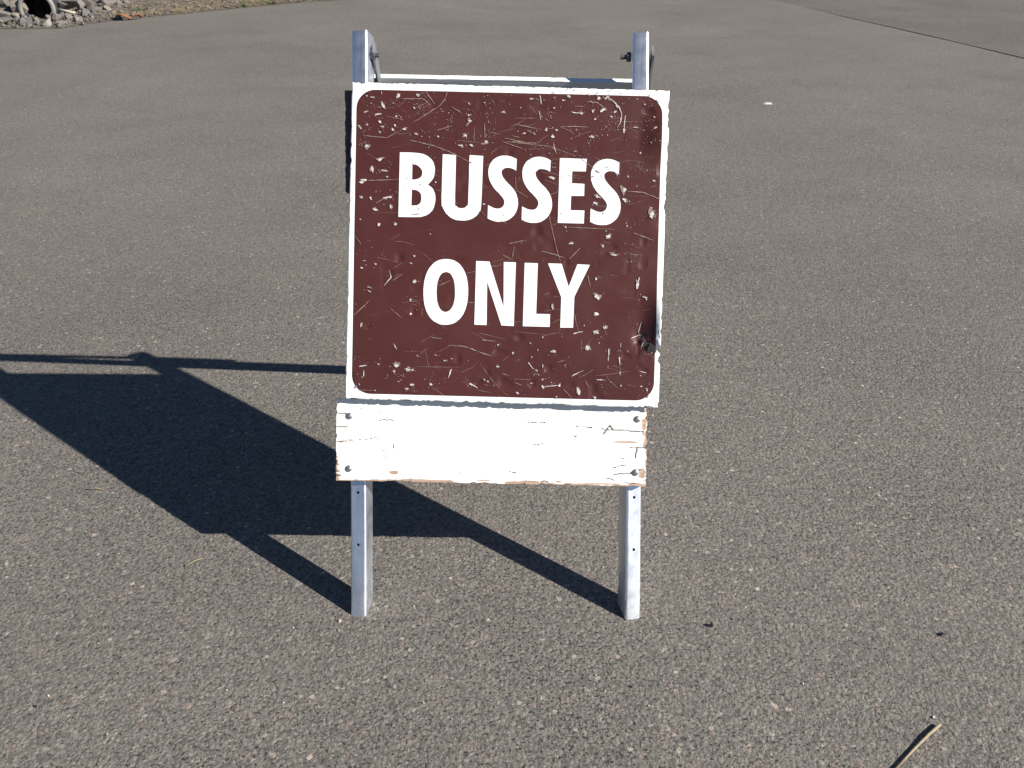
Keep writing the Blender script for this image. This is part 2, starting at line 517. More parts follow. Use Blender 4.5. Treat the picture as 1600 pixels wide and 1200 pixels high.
# traced marks on the sign and plank, millimetres in their own planes
LETTERS=[["B",[[[-209.3,173.4,1],[-181.6,173.4],[-163.0,170.9],[-148.9,162.1],[-142.4,150.1],[-141.3,137.8],[-144.1,125.5],[-153.8,113.3,1],[-144.4,105.6],[-139.4,93.5],[-139.1,81.2],[-143.3,65.8],[-152.4,56.3],[-164.6,51.4],[-178.5,50.4],[-209.4,49.8,1]],[[-184.9,151.2,1],[-176.3,149.9],[-169.3,144.7],[-165.2,137.2],[-166.6,129.5],[-171.1,124.8],[-178.8,122.3],[-184.9,122.1,1]],[[-184.8,103.0,1],[-175.2,101.7],[-168.1,96.5],[-165.9,88.2],[-167.2,78.9],[-172.9,73.4],[-179.1,72.5],[-184.9,72.3,1]]]],["U",[[[-126.8,171.9,1],[-101.3,171.4,1],[-100.8,82.3],[-98.8,74.7],[-94.0,70.7],[-87.8,69.9],[-80.9,71.4],[-77.2,76.1],[-75.5,83.0],[-75.1,171.8,1],[-48.9,171.0,1],[-50.2,79.1],[-53.7,63.7],[-61.1,54.3],[-73.3,47.8],[-88.7,46.3],[-104.3,49.2],[-116.9,58.8],[-124.2,70.9],[-126.8,84.6]]]],["S",[[[15.9,166.7,1],[5.0,171.2],[-7.4,172.9],[-19.6,170.3],[-30.2,163.1],[-36.8,151.4],[-38.0,137.7],[-35.3,125.5],[-27.2,111.2],[-16.1,100.0],[-8.1,91.0],[-5.6,83.4],[-7.7,76.5],[-13.7,71.7],[-23.0,71.4],[-30.8,74.3],[-37.0,77.2,1],[-37.1,51.9,1],[-26.9,47.5],[-13.0,46.1],[0.8,49.1],[12.9,58.6],[19.5,71.9],[20.6,85.7],[17.1,99.4],[9.9,110.7],[-2.9,123.3],[-10.0,132.3],[-12.6,139.9],[-11.2,145.3],[-5.1,149.3],[2.6,149.5],[10.3,147.4],[15.4,144.5,1]]]],["S",[[[81.4,166.1,1],[70.5,170.7],[58.1,172.4],[45.9,169.7],[35.3,162.6],[28.7,150.9],[27.6,137.2],[30.2,125.0],[38.4,110.7],[49.5,99.5],[57.5,90.5],[60.0,82.9],[57.9,76.0],[51.9,71.2],[42.6,71.0],[34.8,73.8],[28.6,76.7,1],[28.5,51.4,1],[38.7,47.1],[52.6,45.6],[66.5,48.6],[78.5,58.1],[85.1,71.4],[86.2,85.2],[82.7,98.9],[75.4,110.2],[62.7,122.8],[55.5,131.8],[52.9,139.4],[54.3,144.8],[60.4,148.8],[68.1,149.0],[75.8,146.9],[80.8,144.0,1]]]],["E",[[[98.7,170.8,1],[150.6,170.7,1],[149.5,146.7,1],[123.2,146.4,1],[123.1,123.5,1],[147.5,122.9,1],[147.5,100.0,1],[122.5,99.3,1],[122.4,72.0,1],[149.1,72.1,1],[148.8,47.1,1],[98.2,47.2,1]]]],["S",[[[213.3,165.5,1],[202.4,170.1],[190.0,171.7],[177.8,169.1],[167.3,162.0],[160.7,150.3],[159.6,136.5],[162.3,124.4],[170.5,110.1],[181.7,98.9],[189.7,89.9],[192.2,82.3],[190.1,75.4],[184.1,70.6],[174.9,70.4],[167.1,73.2],[160.8,76.1,1],[160.8,50.8,1],[171.0,46.5],[185.0,45.0],[198.7,48.0],[210.8,57.6],[217.3,70.8],[218.4,84.6],[214.8,98.3],[207.5,109.6],[194.8,122.2],[187.5,131.2],[185.0,138.8],[186.3,144.2],[192.4,148.1],[200.1,148.4],[207.8,146.3],[212.8,143.4,1]]]],["O",[[[-70.8,-90.6],[-71.5,-107.3],[-74.2,-120.9],[-78.7,-132.6],[-84.9,-142.1],[-92.6,-149.2],[-101.8,-153.6],[-113.2,-155.4],[-124.6,-154.3],[-133.9,-150.3],[-141.8,-143.7],[-148.3,-134.6],[-153.1,-123.2],[-156.1,-109.7],[-157.3,-93.1],[-156.6,-76.4],[-153.9,-62.8],[-149.4,-51.2],[-143.2,-41.7],[-135.5,-34.6],[-126.3,-30.2],[-115.0,-28.5],[-103.6,-29.6],[-94.3,-33.5],[-86.4,-40.1],[-80.0,-49.2],[-75.1,-60.5],[-72.1,-74.0]],[[-96.2,-91.5],[-96.4,-101.6],[-97.5,-109.8],[-99.3,-116.8],[-101.9,-122.5],[-105.1,-126.8],[-108.8,-129.4],[-113.5,-130.4],[-118.2,-129.7],[-122.1,-127.3],[-125.4,-123.2],[-128.1,-117.6],[-130.1,-110.7],[-131.4,-102.6],[-131.9,-92.5],[-131.7,-82.4],[-130.6,-74.1],[-128.8,-67.1],[-126.3,-61.4],[-123.1,-57.2],[-119.3,-54.6],[-114.6,-53.6],[-109.9,-54.3],[-106.1,-56.7],[-102.8,-60.8],[-100.1,-66.3],[-98.1,-73.2],[-96.8,-81.4]]]],["N",[[[-56.9,-30.8,1],[-31.1,-31.0,1],[-1.5,-117.6,1],[-3.5,-30.8,1],[19.9,-31.1,1],[19.4,-154.0,1],[-4.5,-153.6,1],[-34.6,-70.3,1],[-33.3,-153.6,1],[-57.0,-153.4,1]]]],["L",[[[36.9,-31.5,1],[62.4,-31.5,1],[62.0,-129.2,1],[88.9,-129.1,1],[88.9,-153.6,1],[36.9,-153.8,1]]]],["Y",[[[82.1,-31.2,1],[108.4,-31.2,1],[123.2,-75.2,1],[138.8,-31.3,1],[163.0,-31.9,1],[134.8,-94.2,1],[134.3,-153.9,1],[109.5,-154.4,1],[109.3,-95.6,1]]]]]
SCRATCHES=[[1.44,0,[[-120.3,293.5],[-125.6,276.3],[-134.6,264.6],[-166.3,243.2],[-186.8,230.1]]],[1.8,0,[[-161.7,289.0],[-151.0,275.6],[-143.8,266.7]]],[1.8,0,[[-188.3,196.9],[-141.8,186.7],[-111.5,176.1],[-74.0,157.7]]],[1.44,0,[[-281.0,203.5],[-257.8,201.8],[-234.6,200.7],[-211.8,213.4]]],[1.62,0,[[-252.5,74.6],[-236.6,85.4],[-220.5,91.6]]],[1.44,0,[[-269.8,117.8],[-232.7,120.0],[-209.6,121.8]]],[1.8,0,[[-138.0,217.7],[-113.9,225.9]]],[2.16,0,[[-112.6,263.0],[-93.8,252.1]]],[1.44,0,[[-48.3,232.8],[-46.4,207.7]]],[1.44,0,[[-8.3,206.4],[42.8,196.4]]],[1.44,0,[[-12.7,199.4],[26.9,186.8]]],[1.44,0,[[14.1,232.2],[41.9,228.4]]],[1.8,0,[[-208.7,275.2],[-167.2,276.3],[-153.0,265.3]]],[0.9,0,[[-67.7,225.4],[-67.0,197.9]]],[1.26,0,[[-289.8,184.9],[-273.8,193.4]]],[1.08,0,[[-40.9,217.0],[-17.7,213.0]]],[1.34,0,[[9.1,232.7],[37.2,228.1],[61.0,224.5]]],[1.68,0,[[97.5,229.7],[125.4,232.0],[152.3,231.3]]],[1.34,0,[[5.7,200.6],[31.7,198.1],[57.5,198.8]]],[1.34,0,[[101.8,228.8],[117.1,222.8],[123.7,216.6]]],[2.18,1,[[192.5,286.6],[208.0,272.2],[214.9,257.5],[212.3,240.4],[207.2,231.7]]],[1.85,1,[[221.5,255.5],[220.2,229.9]]],[2.02,1,[[56.9,289.3],[60.0,272.4]]],[1.85,1,[[56.7,259.5],[59.4,242.6]]],[2.02,1,[[118.1,259.1],[137.5,256.4]]],[1.34,0,[[124.2,269.9],[143.5,270.4]]],[2.02,0,[[147.6,279.0],[166.9,278.5],[182.4,267.2]]],[1.34,1,[[85.5,198.5],[90.4,181.5]]],[1.34,0,[[5.4,211.2],[20.6,207.4]]],[1.18,0,[[33.1,222.6],[48.4,215.6]]],[1.01,0,[[8.8,244.4],[51.8,245.5]]],[1.44,0,[[81.5,58.6],[89.9,27.5],[100.4,-12.8],[106.4,-27.5]]],[1.73,0,[[16.5,-0.4],[11.7,-28.3]]],[1.73,0,[[-5.3,-17.7],[9.8,-24.6]]],[1.73,0,[[68.7,-8.2],[91.1,-13.1],[115.5,-20.5]]],[1.73,0,[[122.9,-21.4],[142.7,-0.6]]],[1.73,0,[[245.4,31.8],[284.8,18.2]]],[2.02,0,[[231.6,110.6],[261.2,109.6],[294.9,97.6]]],[1.15,0,[[119.2,39.3],[208.2,37.4]]],[1.73,0,[[5.2,4.8],[38.4,12.0]]],[2.3,1,[[134.9,-165.7],[153.3,-160.7]]],[1.15,0,[[135.5,-126.6],[144.8,-161.7]]],[1.44,0,[[-26.9,-40.5],[-12.1,-38.2],[-8.5,-34.4]]],[1.15,0,[[-74.9,-54.8],[-56.4,-50.6]]],[1.15,0,[[-69.6,-111.4],[-56.6,-109.9]]],[1.73,0,[[-136.7,-180.9],[-119.9,-182.3]]],[1.73,0,[[-106.5,-195.0],[-74.8,-195.9],[-52.2,-204.6],[-25.9,-211.3]]],[1.44,0,[[-41.6,-183.0],[-15.4,-184.9]]],[1.15,0,[[-128.1,-80.4],[-104.2,-68.6]]],[1.44,0,[[159.1,-51.8],[165.4,-73.9]]],[1.73,1,[[49.1,-224.0],[60.7,-236.7]]],[1.73,1,[[266.1,-139.6],[261.2,-160.2]]],[2.02,1,[[246.7,-171.8],[263.2,-163.8]]],[1.15,0,[[14.5,132.1],[16.4,106.4]]],[1.15,0,[[17.1,106.4],[39.7,94.2]]],[1.44,0,[[84.6,200.0],[92.6,178.2]]],[1.15,0,[[-4.1,199.4],[77.4,192.5],[129.7,175.6]]],[1.15,0,[[137.2,172.1],[167.4,151.0]]],[1.98,0,[[-291.5,10.9],[-279.9,-4.7]]],[1.74,1,[[-224.4,-52.5],[-220.8,-66.7],[-233.3,-83.0]]],[1.49,0,[[-217.5,-73.0],[-198.6,-59.7]]],[1.49,0,[[-291.3,-142.3],[-259.9,-111.0]]],[1.24,0,[[-219.4,-127.4],[-198.1,-144.4]]],[1.98,1,[[-213.0,-194.5],[-206.3,-205.5]]],[2.98,1,[[-99.3,-241.0],[-105.3,-257.2]]],[1.98,1,[[-279.5,-240.7],[-263.4,-238.7]]],[0.99,0,[[-158.5,-125.6],[-159.0,-141.7]]],[1.49,0,[[-139.4,-181.1],[-123.4,-181.6]]],[0.74,0,[[-166.9,-238.1],[-80.1,-237.2]]],[1.24,0,[[-133.7,-279.0],[-114.1,-291.3]]],[0.74,0,[[-281.7,-286.5],[-246.2,-286.8]]],[1.54,0,[[-79.8,-196.0],[-59.8,-200.4],[-40.9,-208.6],[-23.4,-213.0]]],[1.15,0,[[-41.6,-182.0],[-21.7,-183.9]]],[1.92,1,[[50.3,-223.3],[58.1,-235.5]]],[1.34,0,[[-1.3,-246.0],[13.8,-250.5]]],[1.34,0,[[25.4,-263.9],[39.2,-268.4]]],[1.54,1,[[82.8,-269.7],[93.9,-268.1],[112.5,-265.8]]],[1.34,0,[[119.0,-273.6],[136.9,-290.5]]],[1.73,1,[[134.3,-248.2],[147.8,-240.4],[157.6,-236.4]]],[0.77,0,[[180.2,-245.7],[205.0,-242.5],[247.0,-235.0]]],[1.73,1,[[264.4,-234.5],[279.3,-237.1]]],[1.73,1,[[183.0,-253.0],[200.4,-253.8]]],[1.15,0,[[106.2,-221.7],[122.2,-216.8]]],[0.77,0,[[-44.1,-228.5],[-18.2,-262.6],[7.3,-286.8]]],[0.58,0,[[-80.9,-247.0],[-58.8,-236.4],[-44.3,-221.1]]],[0.96,0,[[-47.6,-279.7],[-20.1,-285.1]]],[2.5,1,[[-62.9,-267.7],[-47.7,-276.0]]],[0.58,0,[[-50.7,-169.1],[4.3,-180.0]]],[1.54,1,[[227.3,-181.0],[227.1,-189.7]]],[1.73,1,[[226.2,-208.3],[226.5,-217.0]]],[0.96,0,[[227.0,-217.0],[228.1,-235.6]]],[1.73,1,[[227.9,-235.6],[228.4,-243.5]]],[1.73,1,[[205.8,-192.7],[205.6,-201.4]]],[1.73,1,[[204.3,-206.4],[204.1,-216.4]]],[1.34,1,[[204.5,-226.3],[204.3,-230.3]]],[0.77,0,[[150.8,-178.2],[151.5,-200.5]]],[0.96,0,[[160.7,-254.9],[168.6,-269.6]]],[0.58,0,[[21.2,-164.6],[90.9,-170.0]]],[0.96,0,[[-11.1,-293.6],[-2.5,-289.6]]]]
CHIPS=[[-243.7,260.5,6.8,20.3,-22],[-251.9,245.0,15.8,4.1,0],[-215.7,279.5,9.0,13.5,30],[-176.6,282.9,9.0,6.8,0],[-78.4,235.4,7.9,13.5,35],[-201.5,217.8,11.3,5.0,0],[-179.4,209.7,11.3,5.6,20],[-240.1,138.2,10.1,5.6,0],[-263.3,139.8,10.1,18.0,0],[-247.5,158.6,20.3,5.6,-25],[-264.3,83.5,9.0,7.9,0],[-281.8,86.4,6.8,6.8,0],[-253.4,63.1,11.3,6.8,0],[-224.6,68.5,5.6,9.0,0],[-84.6,208.9,7.9,7.9,0],[-93.3,189.2,13.5,5.6,0],[-43.8,196.8,18.0,7.9,0],[-136.5,205.6,5.6,4.5,0],[-78.2,269.6,5.0,4.5,0],[-79.2,247.9,4.5,4.5,0],[-249.2,230.7,11.3,5.6,0],[-245.5,221.6,11.3,4.1,0],[-220.2,224.6,9.0,4.5,20],[-224.6,216.5,4.5,9.0,-30],[-288.3,219.3,13.5,5.0,45],[-273.6,183.1,11.3,7.9,0],[-218.3,241.8,5.6,4.5,0],[-184.0,258.7,5.6,4.5,0],[-273.3,224.3,4.5,3.6,0],[-248.8,211.3,5.0,4.5,0],[-281.3,116.3,20.3,11.3,0],[-232.9,125.7,4.5,3.6,0],[-138.9,118.0,4.5,3.6,0],[-277.4,248.2,13.5,3.6,-30],[-264.2,277.1,13.5,3.2,10],[-72.6,190.9,9.0,6.8,30],[-48.2,271.6,4.1,4.5,0],[-12.0,255.4,13.5,2.7,0],[40.8,289.9,12.6,8.4,0],[41.0,282.1,10.5,4.2,0],[169.9,287.1,8.4,8.4,30],[178.2,263.9,14.7,8.4,-35],[137.5,257.5,8.4,7.4,0],[194.7,252.7,7.4,6.3,0],[220.2,227.8,5.3,10.5,0],[71.8,224.8,6.3,7.4,0],[83.0,211.2,9.5,9.5,0],[159.4,213.3,9.5,7.4,0],[163.7,246.5,5.3,4.2,0],[48.3,216.7,6.3,4.2,0],[201.9,261.4,6.3,6.3,0],[205.9,272.1,7.4,5.3,0],[291.5,252.1,10.5,5.3,0],[294.1,206.4,7.4,12.6,0],[286.0,284.9,4.2,5.3,0],[102.4,281.0,6.3,4.2,0],[111.8,288.7,10.5,5.3,40],[91.2,224.2,10.5,4.2,20],[84.5,265.6,6.3,3.4,-20],[158.9,261.3,7.4,6.3,0],[258.3,277.8,5.3,3.4,0],[292.2,260.6,6.3,4.6,0],[276.4,251.7,4.2,5.3,0],[279.2,232.6,8.4,6.3,0],[272.7,204.7,4.2,3.4,0],[242.6,233.7,12.6,2.1,0],[186.0,288.6,12.6,8.4,0],[29.0,216.1,6.3,3.4,0],[21.1,264.9,3.8,2.5,0],[279.3,69.6,16.2,18.0,0],[277.0,80.6,9.0,5.0,0],[222.3,111.4,12.6,16.2,-30],[226.7,93.2,9.0,12.6,-20],[195.7,23.1,14.4,7.9,-30],[206.0,-10.6,21.6,6.5,0],[125.7,8.2,14.4,4.3,0],[256.1,-63.9,7.2,25.2,0],[271.9,-91.2,12.6,4.3,0],[274.2,-94.9,3.6,7.9,0],[180.9,-92.0,16.2,14.4,30],[178.2,-125.4,12.6,10.8,0],[179.4,-160.7,14.4,10.1,0],[163.6,-192.0,10.8,13.7,0],[98.7,-201.0,14.4,6.5,0],[18.7,-206.3,5.0,4.3,0],[-9.7,-191.1,4.3,3.6,0],[93.4,-113.7,6.5,13.7,0],[176.1,-58.8,4.3,10.1,0],[-174.8,-74.3,9.0,6.5,-40],[-181.4,-109.7,5.0,4.3,0],[-180.7,-136.5,5.0,4.3,0],[-214.7,35.5,5.0,7.2,0],[-147.4,18.9,3.6,3.6,0],[-176.0,-24.4,5.0,5.0,0],[204.8,-199.0,3.6,21.6,0],[225.9,-215.2,3.2,16.2,0],[-206.3,-237.0,14.4,12.2,0],[-183.7,-243.8,18.0,6.5,0],[195.8,-150.9,9.0,7.2,0],[172.8,99.7,15.1,5.8,30],[169.5,86.8,13.0,6.5,20],[191.6,34.0,3.6,3.6,0],[280.8,132.1,6.5,4.3,0],[253.1,185.6,6.5,5.0,0],[230.6,139.9,3.6,5.8,0],[232.0,44.4,3.6,4.3,0],[113.6,39.2,3.6,5.0,0],[187.0,4.4,7.9,7.2,-30],[82.9,134.0,14.4,5.8,30],[-45.1,78.9,5.8,5.0,0],[-235.6,138.0,7.2,4.3,0],[-224.7,68.4,5.0,12.2,0],[-230.7,86.6,21.6,5.0,-25],[210.1,144.8,10.8,5.0,0],[-175.8,-73.4,9.3,5.0,-35],[-182.9,-109.4,4.3,3.7,0],[-181.3,-136.5,4.3,4.6,0],[-276.5,-159.4,4.3,10.5,0],[-241.0,-235.4,6.8,3.7,0],[-210.1,-247.4,5.6,9.3,0],[-205.6,-236.0,9.3,5.6,0],[-174.8,-244.8,8.1,6.2,0],[-182.9,-240.2,7.7,3.1,0],[-269.5,-255.6,3.1,13.9,0],[-285.0,-281.8,6.2,5.6,0],[-246.9,-286.5,4.3,2.8,0],[-175.7,-273.8,11.2,6.2,0],[-185.1,-282.1,11.2,5.0,0],[-138.7,-272.7,8.7,11.2,-20],[-186.6,-290.2,18.6,6.8,0],[-245.6,34.4,10.5,7.4,-20],[-213.7,36.0,5.6,6.2,0],[-112.6,-225.3,6.8,3.7,0],[-99.9,-220.1,4.0,3.7,0],[-277.9,-50.8,7.4,4.3,0],[-251.9,-42.1,7.4,3.7,0],[-272.8,-36.3,5.6,3.1,0],[-183.1,-38.6,5.6,3.1,0],[-177.0,-24.0,4.3,3.1,0],[-61.6,-268.8,7.7,3.7,25],[-201.6,-268.1,5.6,2.2,0],[-292.7,-8.8,5.0,3.7,0],[-293.6,-212.2,8.1,6.2,0],[-262.1,-87.1,10.5,2.8,15],[-261.9,-95.0,9.3,2.8,30],[-282.6,42.9,4.3,3.1,0],[-165.8,-217.2,3.7,3.1,0],[-130.5,-214.6,7.4,1.9,0],[98.0,-200.1,14.4,6.2,8],[163.6,-191.5,9.1,12.0,0],[148.9,-276.4,12.0,14.4,0],[181.1,-288.7,8.4,6.0,0],[79.0,-268.5,6.2,10.1,0],[111.3,-266.3,4.3,10.1,0],[18.7,-206.8,4.8,4.3,0],[-9.8,-190.8,3.4,3.8,0],[30.9,-283.6,7.2,5.3,0],[3.7,-289.9,8.4,4.8,0],[-34.5,-259.4,5.3,4.8,0],[-27.7,-262.4,4.3,4.3,0],[-10.4,-233.3,6.7,4.8,0],[65.6,-238.3,6.0,2.9,0],[77.8,-228.7,2.9,9.6,0],[56.2,-213.2,2.9,3.8,0],[270.3,-264.2,6.0,2.9,0],[281.7,-270.1,3.4,9.6,0],[180.0,-161.3,10.8,7.2,0],[197.0,-150.8,8.4,6.2,0],[156.0,-148.3,3.6,3.6,0],[221.5,-291.8,7.2,10.6,0],[201.2,-292.4,2.4,12.0,0],[61.4,-247.4,3.4,2.4,0],[56.5,-263.7,4.3,2.9,0],[67.0,-199.2,2.4,4.8,0],[52.9,-186.0,4.8,3.8,40],[265.1,-293.0,6.2,5.3,0],[76.1,-174.2,3.4,3.4,0],[185.6,-182.2,2.9,3.8,0],[284.7,-283.7,5.3,4.8,0],[230.5,-262.9,3.8,4.8,0],[268.4,-243.1,2.9,2.9,0],[78.6,-256.3,4.8,2.9,0],[105.7,-288.9,2.9,5.8,0]]
CRACKS=[[0.68,[[68.7,49.0],[104.1,47.4]]],[0.9,[[165.6,41.5],[196.3,40.2]]],[1.35,[[210.5,37.6],[234.1,36.2]]],[2.48,[[234.1,36.2],[262.4,34.4],[297.8,33.4]]],[3.15,[[218.9,28.3],[230.3,45.1],[236.4,36.9]]],[2.7,[[285.6,2.4],[282.6,-19.0]]],[2.48,[[240.8,-51.8],[271.5,-50.0],[292.5,-41.3]]],[1.35,[[35.2,-51.2],[47.1,-52.1]]],[1.35,[[226.8,-59.2],[242.3,-63.2]]],[0.9,[[156.6,22.4],[166.0,21.4]]],[1.13,[[260.1,-69.3],[281.4,-70.0]]],[0.9,[[238.2,-38.8],[264.0,-33.6]]],[1.13,[[271.4,2.1],[303.3,2.3]]],[0.9,[[251.9,-19.6],[261.4,-21.8]]],[0.68,[[81.4,3.1],[100.3,5.9]]],[2.03,[[-306.5,59.5],[-287.6,58.6]]],[2.25,[[-305.0,32.3],[-284.9,33.1]]],[2.25,[[-222.4,45.7],[-213.0,47.8],[-196.5,45.8]]],[1.13,[[-305.9,1.4],[-278.7,5.5],[-224.3,10.6]]],[0.9,[[-229.8,62.1],[-217.9,62.8]]],[1.13,[[-215.7,-13.4],[-208.6,-12.8]]],[1.13,[[-215.5,-28.8],[-208.4,-28.2]]],[0.9,[[-194.6,1.2],[-192.9,-8.2]]],[1.58,[[-66.0,-56.7],[-62.5,-54.3]]],[1.35,[[-306.4,-55.6],[-299.3,-54.2]]],[1.35,[[-306.3,-63.9],[-298.0,-63.0]]],[0.9,[[-260.6,68.6],[-257.0,65.9]]],[2.7,[[99.4,-70.1],[110.1,-69.9]]]]
PEELS=[[-191.5,-57.3,19.1,10.1],[-147.5,-70.3,87.8,4.1],[-14.9,-70.0,49.5,4.5],[-295.2,3.5,24.8,2.7],[-303.9,-67.4,9.0,20.3],[253.5,12.4,72.0,3.2],[283.8,-71.2,40.5,9.0],[298.6,46.4,11.3,33.8],[297.4,-48.3,15.8,24.8],[80.5,-69.3,33.8,3.2],[132.5,-68.2,20.3,4.5],[300.8,8.6,6.8,13.5]]
RIPS=[[[270.8,-177.5],[281.7,-179.1],[266.9,-191.6]],[[283.5,-179.0],[294.9,-186.1],[296.5,-197.3],[279.0,-199.1]],[[262.9,-162.0],[265.2,-161.1],[277.8,-174.5],[272.3,-176.6]]]
NICKS=[[-168.5,112.3,4.5,6.0,0],[-195.0,123.4,6.0,1.5,0],[-174.0,56.5,16.5,3.6,0],[-170.4,66.6,2.4,4.5,0],[-70.9,158.9,6.0,5.4,0],[-5.6,58.9,4.5,3.3,-40],[-181.0,152.0,10.5,1.8,10],[172.1,147.3,13.5,3.3,25],[164.7,137.9,7.5,2.7,-25],[48.5,160.7,4.5,2.1,0],[103.8,65.0,5.2,4.2,0],[184.8,67.3,4.5,3.3,-45],[188.8,156.2,9.0,2.1,0],[66.9,84.7,1.8,6.0,0]]
BOLTS=[[-280.4,54.1],[-280.4,-49.7],[285.8,58.8],[284.6,-46.1]]
ROCKS=[[-5.672,10.73,0.143,0.105,0.088],[-5.488,10.655,0.127,0.165,0.122],[-5.539,10.43,0.078,0.111,0.077],[-5.431,10.205,0.032,0.133,0.092],[-5.276,10.03,-0.001,0.057,0.049],[-5.235,10.168,0.026,0.116,0.083],[-5.163,10.18,0.028,0.083,0.1],[-5.118,10.255,0.044,0.067,0.05],[-4.945,10.105,0.015,0.157,0.107],[-5.013,10.293,0.052,0.067,0.059],[-4.942,10.33,0.06,0.101,0.076],[-4.827,10.183,0.014,0.116,0.083],[-4.878,10.491,0.046,0.086,0.068],[-4.765,10.415,-0.006,0.102,0.098],[-4.834,10.781,0.042,0.097,0.097],[-4.859,11.051,0.072,0.081,0.135],[-4.791,11.072,0.044,0.081,0.081],[-4.748,11.214,0.038,0.11,0.082],[-4.662,11.115,-0.007,0.136,0.082],[-4.826,11.439,0.092,0.205,0.103],[-4.715,10.836,-0.005,0.159,0.088],[-5.051,10.918,0.144,0.223,0.089],[-4.968,11.028,0.116,0.09,0.09],[-4.964,11.223,0.131,0.082,0.073],[-4.579,11.273,-0.029,0.092,0.064],[-4.707,10.569,-0.024,0.06,0.043],[-4.655,10.604,-0.044,0.061,0.035],[-4.63,10.761,-0.046,0.079,0.044],[-5.404,10.38,0.068,0.076,0.059],[-5.394,10.03,-0.002,0.074,0.049],[-4.678,11.363,0.022,0.083,0.065],[-4.76,11.577,0.079,0.104,0.076],[-4.603,11.558,0.011,0.085,0.066],[-4.514,11.446,-0.039,0.065,0.047],[-4.861,10.614,0.044,0.061,0.043],[-5.06,10.794,0.14,0.106,0.062],[-4.693,11.669,0.061,0.095,0.067]]


def plank_mesh(name, L, H, T, seed, cracks=(), peels=(), step=.002, rag=.0010, peel_amt=.6, side_wear=.55):
    nx, nz = int(L / step), int(H / step)
    xs = np.linspace(-L / 2, L / 2, nx + 1); zs = np.linspace(-H / 2, H / 2, nz + 1)
    X, Z = np.meshgrid(xs, zs)
    # ragged outline: bottom and ends are splintered, top is fairly straight
    eb = np.maximum(0, fbm(X * 60, X * 0 + 1, seed, 4) - .48) * rag * 9
    et = np.maximum(0, fbm(X * 40, X * 0 + 7, seed + 1, 4) - .55) * rag * 6
    el = np.maximum(0, fbm(Z * 110, Z * 0 + 2, seed + 2, 4) - .42) * rag * 6
    er = np.maximum(0, fbm(Z * 110, Z * 0 + 9, seed + 3, 4) - .38) * rag * 9
    k = np.clip(1 - (Z + H / 2) / .012, 0, 1); Zn = Z + eb * k
    k = np.clip(1 - (H / 2 - Z) / .012, 0, 1); Zn = Zn - et * k
    k = np.clip(1 - (X + L / 2) / .012, 0, 1); Xn = X + el * k
    k = np.clip(1 - (L / 2 - X) / .012, 0, 1); Xn = Xn - er * k
    crack = np.zeros_like(X)
    for w, pl in cracks:
        w = w / 1000
        for (a, b) in zip(pl[:-1], pl[1:]):
            ax, az, bx, bz = a[0] / 1000, a[1] / 1000, b[0] / 1000, b[1] / 1000
            dx, dz = bx - ax, bz - az
            t = np.clip(((X - ax) * dx + (Z - az) * dz) / (dx * dx + dz * dz + 1e-12), 0, 1)
            wob = (fbm(X * 90, Z * 0 + 3, seed + 5) - .5) * .004
            dist = np.hypot(X - ax - t * dx, Z - az - t * dz + wob)
            crack = np.maximum(crack, np.clip(1.25 - dist / max(w * .62, .0011), 0, 1))
    wear = np.zeros_like(X)
    nst = fbm(X * 22, Z * 260, seed + 11, 4)
    for (px, pz, pw, ph) in peels:
        q = np.hypot((X - px / 1000) / (pw / 2000), (Z - pz / 1000) / (ph / 2000 + .0006))
        wear = np.maximum(wear, np.clip(1.35 - q + (nst - .5) * 1.4, 0, 1))
    de = np.minimum(np.minimum(Z + H / 2, (X + L / 2) * .8), (L / 2 - X) * .7)
    wear = np.maximum(wear, np.clip(.95 - de / (.010 * peel_amt) + (nst - .5) * 2.0, 0, 1) * (fbm(X * 9, Z * 9, seed + 13, 3) > .42))
    wear = np.maximum(wear, np.clip((nst - .80 + .11 * sstep(.08, .30, X)) * 6, 0, .62))
    Y = -.0000 + crack * .0028 + np.clip(wear, 0, 1) * .0007 + (fbm(X * 6, Z * 90, seed + 21, 3) - .5) * .0008
    V = np.stack([Xn, Y, Zn], -1).reshape(-1, 3)
    idx = np.arange((nx + 1) * (nz + 1)).reshape(nz + 1, nx + 1)
    F = np.stack([idx[:-1, :-1], idx[:-1, 1:], idx[1:, 1:], idx[1:, :-1]], -1).reshape(-1, 4)
    loop = list(idx[0, :]) + list(idx[1:, -1]) + list(idx[-1, -2::-1]) + list(idx[-2:0:-1, 0])
    base = len(V)
    back = V[loop].copy(); back[:, 1] = T
    V = np.concatenate([V, back])
    n = len(loop)
    faces = [tuple(f) for f in F.tolist()]
    for i in range(n):
        j = (i + 1) % n
        faces.append((int(loop[i]), base + i, base + j, int(loop[j])))
    faces.append(tuple(base + i for i in range(n)))
    bm = bmesh.new(); bm.from_mesh(pydata('tmp', V.tolist(), faces))
    bm.verts.ensure_lookup_table()
    me = bm_mesh(name, bm)
    w_full = np.concatenate([wear.reshape(-1), np.full(n, side_wear)]).astype(np.float32)
    c_full = np.concatenate([crack.reshape(-1), np.zeros(n)]).astype(np.float32)
    for nm, arr in (('wear', w_full), ('crack', c_full)):
        a = me.attributes.new(nm, 'FLOAT', 'POINT'); a.data.foreach_set('value', arr)
    return me

def in_plane(cu, cv, rho, n):
    return FRONT @ Matrix.Translation((cu, -n, cv)) @ Matrix.Rotation(-rho, 4, 'Y')

